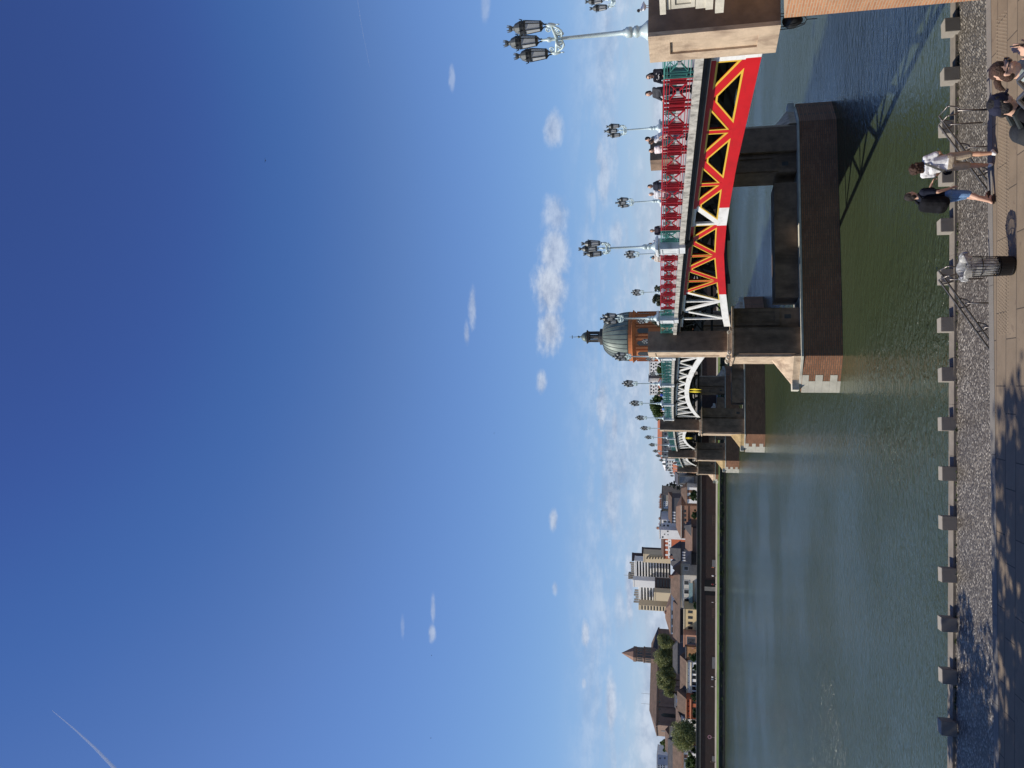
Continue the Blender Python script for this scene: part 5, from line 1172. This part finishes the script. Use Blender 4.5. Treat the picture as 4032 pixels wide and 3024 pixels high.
building('wide brown hipped roof rising behind the loggia', 2382, 2496, 2640, 2700, 300, 15, P['white'], 'hip', 2618, roofs['tan'], -14, [(2404, 2420, 2644, 2652), (2436, 2460, 2644, 2652), (2470, 2490, 2644, 2654)], frames=False, chimneys=[(2430, .6)], inset=.22)
building('salmon pink house with a tall dark framed glass door', 2499.5, 2545, 2695, 2746, 265, 8, P['pink'], 'flat', None, P['pink'], -28, [(2509, 2536, 2704, 2739, P['dark']), (2515, 2530, 2709, 2736)], frames=False)
o, hit, ex = building('timber terrace canopy next to the salmon pink house', 2546, 2607, 2702, 2746, 266, 5, mat('terrace_wood', (0.33, 0.17, 0.075), 0.8, 0.25, 1.0, 0.2, 6), 'flat', None, P['dark'], -20, (), name='terrace', cat='terrace')
building('row of dark stepped roofs under the willows', 2532, 2652, 2668, 2746, 292, 9, P['dark'], 'hip', 2648, roofs['grey'], 10, floors(2560, 2650, 2666, 2674, 1, .7, 8, mat('dim_window', (0.1, 0.1, 0.11), 0.4, 0.2, 1, 0), 3), frames=False, inset=.1)
building('long white building with a row of small dots and a dark tile roof', 2607, 2751, 2706, 2746, 268, 10, P['white'], 'gable', 2677, roofs['brown'], -22, [(c, c + 12, 2725, 2740) for c in (2640, 2661, 2686, 2704, 2724)] + [(c, c + 2.2, 2709, 2711.5) for c in (2630, 2659, 2687, 2711, 2733)], bands=[(2703, 2706, P['cream'], .4), (2719, 2722, P['cream'], .25)], frames=False)
building('red brick house with round attic openings under a dark roof', 2752, 2829, 2702, 2746, 268, 11, P['red'], 'gable', 2666, roofs['brown'], -22, [(c, c + 3.6, 2709, 2714) for c in (2759, 2779, 2798, 2818)] + [(c, c + 8, 2726, 2740) for c in (2762, 2786, 2808)], bands=[(2700, 2703, P['pink'], .4), (2718, 2721, P['pink'], .3)], frames=False)
building('dark roof with a bright dormer behind the red brick house', 2752, 2800, 2672, 2746, 284, 9, P['dark'], 'mono', 2654, roofs['grey'], 12, [(2753, 2766, 2662, 2675, P['white'])], frames=False)
building('white rendered house half hidden by the round willow', 2829, 2880, 2680, 2746, 270, 9, P['white'], 'mono', 2660, roofs['brown'], -26, [(2838, 2846, 2700, 2712)], frames=False)
building('red house with arched windows and a white cornice beside the round willow', 2880, 2964, 2668, 2746, 272, 12, P['red'], 'flat', None, P['cream'], -24, [(2915, 2931, 2681, 2704), (2942, 2957, 2681, 2704), (2942, 2957, 2716, 2730)], bands=[(2657, 2668, P['cream'], .5), (2709, 2712, P['pink'], .3)])
building('brown roofed house with white ground floor, farthest from the bridge', 2962, 3080, 2686, 2746, 270, 12, P['white'], 'gable', 2648, roofs['brown'], -14, [(2972, 2984, 2694, 2708, shutter), (2990, 3000, 2694, 2708)], bands=[(2684, 2691, fbrick, .4)], frames=False)
building('brown roofed houses behind the arched red house', 2895, 2968, 2634, 2700, 320, 10, P['cream'], 'gable', 2618, roofs['brown'], -14, ())
building('dark roofed building behind the house farthest from the bridge', 2930, 3060, 2658, 2720, 300, 12, P['dark'], 'gable', 2628, roofs['grey'], 10, ())
building('modern white block with a blue grey side on the skyline past the church', 2976, 3060, 2588, 2640, 380, 16, P['white'], 'flat', None, P['white'], 6, [(2976, 3010, 2589, 2640, P['slate'])] + [(2982, 2988, 2596, 2603), (2982, 2988, 2614, 2621)] + [(c, c + 5, xx, xx + 5) for c in (3012, 3020, 3030) for xx in (2592, 2602, 2612)], frames=False, name='apartment_block', cat='apartments')

# ---- tower block: stepped slabs, floor bands
tb = thing('tower_block', 'tall white and beige tower block of stepped slabs with banded floors', 'tower block', (at_y(2600, 2280, 420).x, 420, 8))
def slab(yR, yL, xt, xb, Y, dep, m_, rz_=-18, n=0, frac=.5):
    A, B_ = at_y(xt, yL, Y), at_y(xt, yR, Y); zb = at_y(xb, yR, Y).z; ox, oy = tb.location.x, tb.location.y; a = R(rz_)
    r = ray(xt, yR); nx, ny = math.sin(a), -math.cos(a); t = (nx * A.x + ny * A.y) / (nx * r.x + ny * r.y); Wd = math.hypot(r.x * t - A.x, r.y * t - A.y)
    w = MB(); w.box(0, Wd, 0, dep, zb - 8, A.z - 8); w.box(-.1, Wd + .1, -.1, dep + .1, A.z - 8, A.z - 7.4)
    ob = w.build('wall', m_, tb); ob.location = (A.x - ox, Y - oy, 0); ob.rotation_euler = (0, 0, a)
    if n:
        hx = (A.z - zb) / n; cols = max(2, int(Wd / 2.6))
        for i in range(n):
            z0 = zb - 8 + hx * i + hx * .06; s_ = MB(); s_.box(.25, Wd - .25, -.06, .1, z0, z0 + hx * frac); s_.build('window', pane, ob)
    return ob
tbw = mat('tower_white', (0.84, 0.82, 0.77), 0.85, 0.04, 0.2, 0); tbb = mat('tower_beige', (0.68, 0.55, 0.36), 0.85, 0.04, 0.2, 0); tbr = mat('tower_brown_shade', (0.095, 0.065, 0.055), 0.8, 0.1, 0.3, 0)
slab(2208, 2278, 2503, 2640, 421, 5, tbw, n=12); slab(2310, 2383, 2520, 2640, 422, 5, tbw, n=10); slab(2284, 2311, 2497, 2640, 414, 4, tbw); slab(2276, 2286, 2497, 2640, 424, 4, P['slate'], 10)
slab(2176, 2209, 2492, 2640, 430, 6, tbr, 12); slab(2154, 2183, 2531, 2640, 432, 6, tbr, 14); slab(2181, 2214, 2538, 2640, 408, 5, tbb); slab(2276, 2328, 2583, 2640, 405, 5, tbr, 10, n=5); slab(2332, 2365, 2580, 2640, 400, 4, tbb); slab(2382, 2401, 2519, 2640, 415, 5, tbb, n=10, frac=.42)  # the low brown slab has shade put into its colour
ox, oy = tb.location.x, tb.location.y
for i in range(8):
    a, b_ = at_y(2545 + 11.2 * i, 2201, 404.2), at_y(2550 + 11.2 * i, 2197, 404.2); f = MB(); f.box(a.x - ox, b_.x - ox, 404.2 - oy, 408.4 - oy, b_.z - 8, a.z - 8); f.build('window', pane, tb)
for i in range(9): p = at_y(2500, 2212 + i * 7.5, 425); rt = MB(); rt.box(p.x - ox - .35, p.x - ox + .35, 2, 3, 28.0, 30.6 + random.uniform(1.2, 2.2)); rt.build('roof_plant', P['grey'], tb)
for i in range(6): p = at_y(2516, 2322 + i * 9, 426); rt = MB(); rt.box(p.x - ox - .4, p.x - ox + .4, 4, 5, 28.0, 28 + random.uniform(1.6, 2.8)); rt.build('roof_plant', P['grey'], tb)
p = at_y(2490, 2266, 425); rt = MB(); rt.box(p.x - ox - 1.5, p.x - ox + 1.5, 3, 7, 30, 33.5); rt.tube([(p.x - ox, 5, 33), (p.x - ox, 5, 36)], .1, 5); rt.build('roof_plant', P['grey'], tb)

# ---- church: long dark nave, lit end wall, octagonal tower with spire
a = R(38); c0 = at_y(2637, 2861, 330); ch = thing('church', 'long brick church with a tan roof and an octagonal spired tower', 'church', (c0.x, c0.y, 8), a)
zt, zr = at_y(2583, 2861, 330).z - 8, at_y(2556, 2805, 340).z - 8
m = MB(); m.box(0, 41, 0, 16, -1, zt); m.build('wall', churchb, ch)
m = MB(); e = .5; m.add([(-e, -e, zt), (41 + e, -e, zt), (41 + e, 16 + e, zt), (-e, 16 + e, zt), (8, 8, zr), (37, 8, zr)], [(0, 1, 5, 4), (1, 2, 5), (2, 3, 4, 5), (3, 0, 4), (0, 3, 2, 1)]); m.build('roof', roofs['brown'], ch)
m = MB(); m.box(-.45, 41.4, -.45, -.0, zt - .5, zt - .02); m.build('cornice', churchb, ch)
def lancet(m, u0, u1, z0, z1, yf, vertical_x=True):
    c = (u0 + u1) / 2; hw = (u1 - u0) / 2; pts = [(u0, z0), (u1, z0), (u1, z1 - hw * 1.6), (c + hw * .6, z1 - hw * .6), (c, z1), (c - hw * .6, z1 - hw * .6), (u0, z1 - hw * 1.6)]
    (m.prism_y if vertical_x else m.prism_x)(pts, yf - .08, yf + .02)
for u in (3.6, 12.5, 22, 31):
    m = MB(); lancet(m, u, u + 1.5, 1.5, zt - 1.9 - (.3 if u > 5 else 0), 0); m.build('lancet_window', pane, ch)
m = MB(); lancet(m, 6.6, 8.2, 0.5, zt - 1.6, 0, False); m.build('lancet_window', pane, ch)
for u in (1.2, 6.5, 9.5, 18, 26):
    m = MB(); m.add([(u + .45 * math.cos(i * .785), -.07, zt - 1.2 + .45 * math.sin(i * .785)) for i in range(8)], [tuple(range(8))]); m.build('oculus', pane, ch)
for u in (0.0, 7.6, 16.5, 25.5, 34):
    m = MB(); m.box(u, u + 1.1, -.7, 0, -1, zt - .9); m.build('buttress', churchb, ch)
pt = at_y(2568, 2580, 352); inv = Matrix.Rotation(-a, 3, 'Z') @ (pt - Vector((c0.x, c0.y, 8)))
def octo(m, r0, r1, z0, z1): m.lathe([(r0, z0), (r1, z1)], 8, (inv.x, inv.y))
ts = MB(); zA, zB, zC, zD = [at_y(x, 2580, 352).z - 8 for x in (2568, 2538, 2495, 2447)]
octo(ts, 3.5, 3.5, zA - 6, zB); octo(ts, 3.75, 3.75, zB, zB + .35); octo(ts, 3.25, 3.25, zB + .35, zC - 1.2); octo(ts, 3.45, 3.45, zC - 1.2, zC); ts.build('tower', churchb, ch)
ts = MB(); octo(ts, 3.1, .05, zC, zD); ts.build('spire', mat('spire_brick', (0.30, 0.18, 0.13), 0.9, 0.2, 1), ch)
for zz0, zz1, rr in ((zA + .4, zB - .4, 3.5), (zB + .8, zC - 1.6, 3.25)):
    for i in range(8):
        aa = (i + .5) * math.pi / 4; d = rr * math.cos(math.pi / 8)
        for off in (-.6, .6):
            m = MB(); tx, ty = -math.sin(aa), math.cos(aa); cx_, cy_ = inv.x + d * math.cos(aa) + tx * off, inv.y + d * math.sin(aa) + ty * off
            nx, ny = math.cos(aa) * .05, math.sin(aa) * .05; h_ = zz1 - zz0
            m.add([(cx_ - tx * .3 + nx, cy_ - ty * .3 + ny, zz0), (cx_ + tx * .3 + nx, cy_ + ty * .3 + ny, zz0), (cx_ + tx * .3 + nx, cy_ + ty * .3 + ny, zz0 + h_ * .75), (cx_ + nx, cy_ + ny, zz1), (cx_ - tx * .3 + nx, cy_ - ty * .3 + ny, zz0 + h_ * .75)], [(0, 1, 2, 3, 4)]); m.build('belfry_opening', pane, ch)
for yy, lb in ((2733, 'thin mast behind the church roof, the one nearer the tower'), (2773, 'thin mast behind the church roof, the one farther from the tower')):
    p0, p1 = at_y(2562, yy, 420), at_y(2524, yy - 3, 420); m = MB(); m.tube([(0, 0, -14), (0, 0, p1.z - p0.z)], [.22, .05], 5); o = m.build('mast', P['grey']); o.location = p0; tag(o, lb, 'mast')

# ---- domed chapel
dc = at_y(2480, 1325, 330); dm = thing('domed_chapel', 'orange brick chapel with a ribbed green copper dome and lantern', 'chapel', (dc.x, dc.y, 8))
copper = mat('dome_copper', (0.17, 0.21, 0.18), 0.5, 0.28, 0.3, 0.15, 2, stain=(0.08, 0.10, 0.10), stain_amt=0.6, stretch=(1, 1, .3), stain_scale=.25, metal=.15)
drumm = mat('drum_orange', (0.46, 0.17, 0.065), 0.9, 0.15, 0.3, 0.2, 3); lantm = mat('dome_lantern', (0.075, 0.07, 0.065), 0.8, 0.25, 0.6, 0.1)
zb = dc.z - 8
m = MB(); m.lathe([(9.7, 0), (9.7, zb - 3.0), (9.9, zb - 2.9), (9.9, zb - 2.6), (10.3, zb - 2.4), (10.4, zb - 2.0), (10.9, zb - 1.7), (10.9, zb - 1.45), (10.2, zb - 1.3), (10.25, zb)], 48); m.build('drum', drumm, dm)
zd = at_y(2375, 1325, 330).z - dc.z; prof = [(10.15 * math.cos(t) ** .9 if t < 1.35 else 0, 0) for t in (0,)]
prof = []
for i in range(19):
    t = i / 18; r_ = 3.35 + (10.1 - 3.35) * math.sqrt(max(0, 1 - t ** 1.75)); prof.append((r_, zb + zd * t))
prof.append((3.3, zb + zd + .01)); m = MB(); m.lathe(prof, 64); dome = m.build('dome', copper, dm, True)
m = MB()
for i in range(32):
    aa = 2 * math.pi * i / 32; m.tube([((r_ + .03) * math.cos(aa), (r_ + .03) * math.sin(aa), z) for r_, z in prof[:-1]], .13, 5)
m.build('ribs', mat('dome_rib', (0.075, 0.085, 0.08), 0.6, 0.2, 1, 0), dome)
z0 = zb + zd; z1 = at_y(2292, 1325, 330).z - 8
m = MB(); m.lathe([(3.4, z0), (3.4, z0 + 1.2), (3.0, z0 + 1.3), (2.3, z0 + 1.35), (2.3, z0 + 2.0), (0.9, z0 + 2.0), (0.9, z0 + 5.6), (2.3, z0 + 5.6), (2.4, z0 + 6.2), (2.9, z0 + 6.5), (2.9, z0 + 6.8), (1.6, z0 + 7.0)], 16); lan = m.build('lantern', lantm, dm)
for i in range(8):
    aa = math.pi / 4 * i; m = MB(); m.lathe([(.33, z0 + 2.0), (.28, z0 + 5.6)], 7, (2.0 * math.cos(aa), 2.0 * math.sin(aa))); m.build('column', lantm, lan)
m = MB(); m.lathe([(2.1, z0 + 6.9), (2.0, z0 + 7.6), (1.5, z0 + 8.5), (.7, z0 + 9.1), (.3, z0 + 9.3), (.3, z0 + 9.9), (.55, z0 + 10.2), (.5, z0 + 10.6), (.15, z0 + 10.8), (.12, z0 + 12.2), (.05, z0 + 14.4)], 16); cu = m.build('cupola', copper, dm, True)
m = MB(); m.box(-.7, .7, -.07, .07, z0 + 12.9, z0 + 13.15); m.build('cross', lantm, cu)
for i in range(12):
    aa = math.pi / 6 * i + .18
    m = MB(); tx, ty = -math.sin(aa), math.cos(aa); d = 9.78; pts = [(-1.0, zb - 8), (1.0, zb - 8), (1.0, zb - 4.6)] + [(math.cos(t) * 1.0, zb - 4.6 + math.sin(t)) for t in (.5, 1.05, 1.57, 2.1, 2.64)] + [(-1.0, zb - 4.6)]
    m.add([(d * math.cos(aa) + tx * u, d * math.sin(aa) + ty * u, z) for u, z in pts], [tuple(range(len(pts)))]); m.build('arched_window', pane, dm)
    for off in (-1.9, 1.9):
        m = MB(); cxx, cyy = 9.75 * math.cos(aa) + tx * off, 9.75 * math.sin(aa) + ty * off; m.box(cxx - .38, cxx + .38, cyy - .38, cyy + .38, 0, zb - 3.0); m.build('pilaster', drumm, dm)
# apartments behind, right of the dome
building('white apartment block with dark balcony bays immediately beside the domed chapel', 1424, 1476, 2558, 2640, 420, 14, P['white'], 'flat', None, P['white'], -30, [(yy, yy + 6, xx, xx + 5) for i, xx in enumerate((2562, 2571, 2580, 2589)) for yy in (1428 + 4 * (i % 2), 1440 + 4 * (i % 2), 1454 + 4 * (i % 2))], frames=False, name='apartment_block', cat='apartments')
building('white apartment block with dark balcony bays behind the broad green tree', 1500, 1556, 2559, 2640, 425, 14, P['white'], 'flat', None, P['white'], -30, [(yy, yy + 6, xx, xx + 5) for i, xx in enumerate((2562, 2571, 2580, 2589)) for yy in (1504 + 4 * (i % 2), 1517 + 4 * (i % 2), 1530 + 4 * (i % 2), 1543)], frames=False, name='apartment_block', cat='apartments')
building('slate grey block between the two white apartment blocks', 1474, 1503, 2556, 2640, 428, 14, P['dark'], 'flat', None, P['dark'], 0, (), name='apartment_block', cat='apartments')
building('small red roofed house between the lamps above the second arch', 1505, 1530, 2598, 2640, 330, 9, P['cream'], 'hip', 2588, roofs['red'], -20, (), inset=.25)

# ---- far trees
willow = leaf_mat('willow_leaf', (0.13, 0.145, 0.045), (0.36, 0.38, 0.15)); green = leaf_mat('green_leaf', (0.035, 0.065, 0.014), (0.11, 0.17, 0.035)); olive = leaf_mat('olive_leaf', (0.06, 0.07, 0.045), (0.13, 0.14, 0.09)); conif = leaf_mat('conifer_leaf', (0.006, 0.016, 0.012), (0.02, 0.04, 0.026), .1); bushl = leaf_mat('bush_leaf', (0.02, 0.045, 0.01), (0.05, 0.10, 0.025))
def ftree(yR, yL, xt, xb, Y, lm, label, seed, n=26, droop=0.0, size=.45, name='tree', leaf=150, base=8.0, dep=.7, group=None):
    A, B_ = at_y(xt, yL, Y), at_y(xb, yR, Y); hw = (B_.x - A.x) / 2; zt = A.z - base; hh = max((A.z - B_.z) / 2, .6)
    return tree(((A.x + B_.x) / 2, Y, base), zt, (hw, hw * dep, hh), n, leaf, lm, label, seed, group, .25 if hh > 2 else .1, droop, size, name=name)
ftree(2496, 2552, 2588, 2655, 304, willow, 'pale willow at the end of the church nearest the yellow house', 1, 34, .5, .55, 'willow', 190)
ftree(2548, 2640, 2584, 2664, 306, willow, 'broad pale willow in front of the middle of the church', 2, 60, .5, .6, 'willow', 200)
ftree(2636, 2712, 2586, 2664, 303, willow, 'pale willow between the broad one and the dark church windows', 3, 46, .5, .6, 'willow', 200)
ftree(2700, 2752, 2614, 2660, 301, willow, 'low drooping willow beneath the dark church windows', 4, 24, .5, .5, 'willow', 170)
ftree(2836, 2950, 2650, 2738, 261, willow, 'large round willow before the arched red house', 5, 70, .6, .5, 'willow', 230)
ftree(2905, 2958, 2597, 2640, 350, green, 'dark round tree on the skyline behind brown roofs beyond the church', 6, 22)
ftree(2960, 3040, 2694, 2742, 260, green, 'bushy green tree above the embankment, farthest from the bridge', 7, 36, 0, .35)
ftree(1550, 1652, 2561, 2625, 300, green, 'broad green tree rising behind the second arch railing', 8, 60, 0, .5, leaf=200)
ftree(1424, 1480, 2586, 2625, 310, green, 'low green trees below the white apartments by the dome', 9, 26)
ftree(1526, 1556, 2590, 2620, 312, green, 'small green tree before the apartment block beside the broad green tree', 19, 16)
ftree(1150, 1206, 2560, 2620, 300, olive, 'larger greyish olive tree behind the end of the red railing', 10, 30, 0, .4)
ftree(1118, 1152, 2575, 2620, 298, olive, 'smaller olive tree behind the red railing', 20, 16, 0, .4)
ftree(1246, 1288, 2563, 2620, 296, olive, 'olive tree in front of the shaded side of the domed chapel', 11, 26, 0, .4)
for i, (yR, yL, xt, lb) in enumerate([(1930, 1978, 2714, 'dark bush in front of the striped shutters'), (2006, 2046, 2722, 'dark bush below the five square windows'), (2566, 2606, 2712, 'green shrub on the timber terrace'), (2616, 2640, 2722, 'climbing shrub at the terrace end of the long white building'), (2728, 2760, 2720, 'shrub between the white building and the red brick house'), (2792, 2826, 2724, 'shrub before the red brick house'), (2832, 2850, 2722, 'shrub at the foot of the round willow'), (2372, 2398, 2730, 'small shrub between the glass balcony and the yellow house'), (2942, 2966, 2720, 'shrub under the arched windows')]):
    ftree(yR, yL, xt, 2748, 260.5, bushl, lb, 60 + i, 16, 0, .32, 'bush', 130)
# conifer
p = at_y(2692, 1911, 276); o = thing('conifer', 'dark ragged conifer between the grey pavilion and the striped house', 'tree', (p.x, p.y, 8)); H_ = at_y(2627, 1912, 276).z - 8; m = MB(); m.tube([(0, 0, 0), (.2, 0, H_)], [.25, .04], 7); m.build('trunk', bark, o, True); m = MB(); rr = random.Random(3)
for i in range(46):
    z = H_ * rr.uniform(.25, 1.0); L = (H_ - z) * .34 + .35; aa = rr.uniform(0, 6.28)
    for j in range(5): t = (j + 1) / 5; leaves(m, (L * t * math.cos(aa) + .1, L * t * math.sin(aa), z - .35 * t * L * .5 + .2 * (j == 4)), (.35, .35, .22), 20, .3, rr)
m.build('crown', conif, o)

# ---- people on the far bank (a few pixels each)
FP = [(2806, 2234, 'orange', (0.75, 0.13, 0.03), 'person in an orange top sitting on the far path'), (2812, 2268, 'white', (0.7, 0.7, 0.7), 'person in white on the far path between the archway and the orange figure'), (2810, 2302, 'crimson', (0.4, 0.02, 0.03), 'person in a red top in front of the archway'), (2812, 2374, 'white', (0.7, 0.7, 0.7), 'person in white alone on the far path beside the yellow house'),
      (2806, 2666, 'white', (0.7, 0.7, 0.7), 'person in white, one of a pair standing on the far path'), (2806, 2676, 'paleblue', (0.5, 0.55, 0.6), 'person in pale blue, one of a pair standing on the far path'), (2808, 2706, 'white', (0.7, 0.7, 0.7), 'person in white crouching alone on the far path'), (2808, 3000, 'black', (0.02, 0.02, 0.02), 'person in black on the far path beside the small pale board')]
for i, (x, y, cn, cc, lb) in enumerate(FP):
    p = at_y(x, y, 252.5); person(lb, (p.x, 252.5 + .2 * i % .7, 2.37), up + R(60 * i), 1.7, 'tan', 'dark', 0, cloth('f' + cn, cc), cloth('fdark', (0.04, 0.04, 0.05)), None, .7, 1.9, None, (0, 0), 0.07)
p = at_y(2735, 2552, 261); person('person in pink on the timber terrace', (p.x, 261, 8.2), up, 1.7, 'tan', 'dark', 0, cloth('fpink', (0.6, 0.25, 0.3)), cloth('fdark', (0.04, 0.04, 0.05)), None, .7, 1.9, None, (0, 0), 0.07)
# round sign on the embankment wall
p = at_y(2794, 2902, 255.6); o = thing('road_sign', 'round pale pink ringed sign on a post before the embankment wall', 'sign', (p.x, 255.6, 2.58)); m = MB(); m.tube([(0, 0, 0), (0, 0, p.z - 2.6)], .05, 6); m.build('post', P['grey'], o)
m = MB(); zz = p.z - 2.58; vs = []
for r_ in (.62, .38):
    for yv in (-.05, .0): vs += [(r_ * math.cos(i * .3927), yv, zz + r_ * math.sin(i * .3927)) for i in range(16)]
fs = []
for i in range(16):
    j = (i + 1) % 16; fs += [(i, j, 32 + j, 32 + i), (16 + i, 16 + j, 48 + j, 48 + i), (i, j, 16 + j, 16 + i), (32 + i, 32 + j, 48 + j, 48 + i)]
m.add(vs, fs); m.build('sign_ring', mat('sign_pink', (0.5, 0.25, 0.28), 0.6, 0.1, 2, 0), o)

# ---- birds and vapour trails
bird_m = MATS['gull_dark']
for i, (x, y, d, s_, lb) in enumerate([(1045, 631, 60, 1.0, 'dark swift gliding high above the bridge'), (1946, 1705, 120, .8, 'tiny dark bird low above the far river bend'), (1700, 2580, 110, .8, 'tiny dark bird below the small cloud'), (1697, 2906, 110, .9, 'tiny dark bird low in the sky above the church roof')]):
    p = at_y(x, y, d); o = thing('bird', lb, 'bird', p, R(40 * i), None); m = MB(); m.tube([(0, -.09, 0), (0, 0, 0), (0, .08, 0)], [.008, .03, .012], 6); m.build('bird_body', bird_m, o, True)
    for sg in (-1, 1): m = MB(); k_ = s_; m.add([(0, .04, .01), (sg * .12 * k_, .06, .06), (sg * .24 * k_, -.03, .04), (sg * .1 * k_, 0, .05), (0, -.03, 0)], [(0, 1, 2, 3, 4)]); m.build('wing', bird_m, o)
def trail(pts, d, r0, r1, label, den):
    m = bpy.data.materials.new('vapour'); m.use_nodes = True; k = NT(m.node_tree); k.n.clear(); ou = k.node('ShaderNodeOutputMaterial'); v = k.node('ShaderNodeVolumePrincipled'); v.inputs['Color'].default_value = (1, 1, 1, 1); v.inputs['Density'].default_value = den; k.l.new(v.outputs[0], ou.inputs['Volume'])
    o = thing('vapour_trail', label, 'vapour trail', at_y(*pts[0], d)); b = o.location
    for off in ((0, 0), (7, 5)) if r1 > r0 else ((0, 0),):
        mb = MB(); q = [at_y(x + off[0] * i / (len(pts) - 1) * .9, y - off[1] * .9 * i / (len(pts) - 1), d) - Vector(b) for i, (x, y) in enumerate(pts)]; n_ = len(q); mb.tube(q, [r0 + (r1 - r0) * i / (n_ - 1) for i in range(n_)], 8); mb.build('vapour', m, o)
trail([(204, 2797), (290, 2870), (370, 2945), (450, 3030)], 6000, 2.4, 9, 'white double vapour trail high in the sky', 0.035)
trail([(1406, -10), (1425, 110), (1455, 260)], 7000, 5, 4.9, 'faint thin vapour trail in the clear sky above the lamps', 0.008)
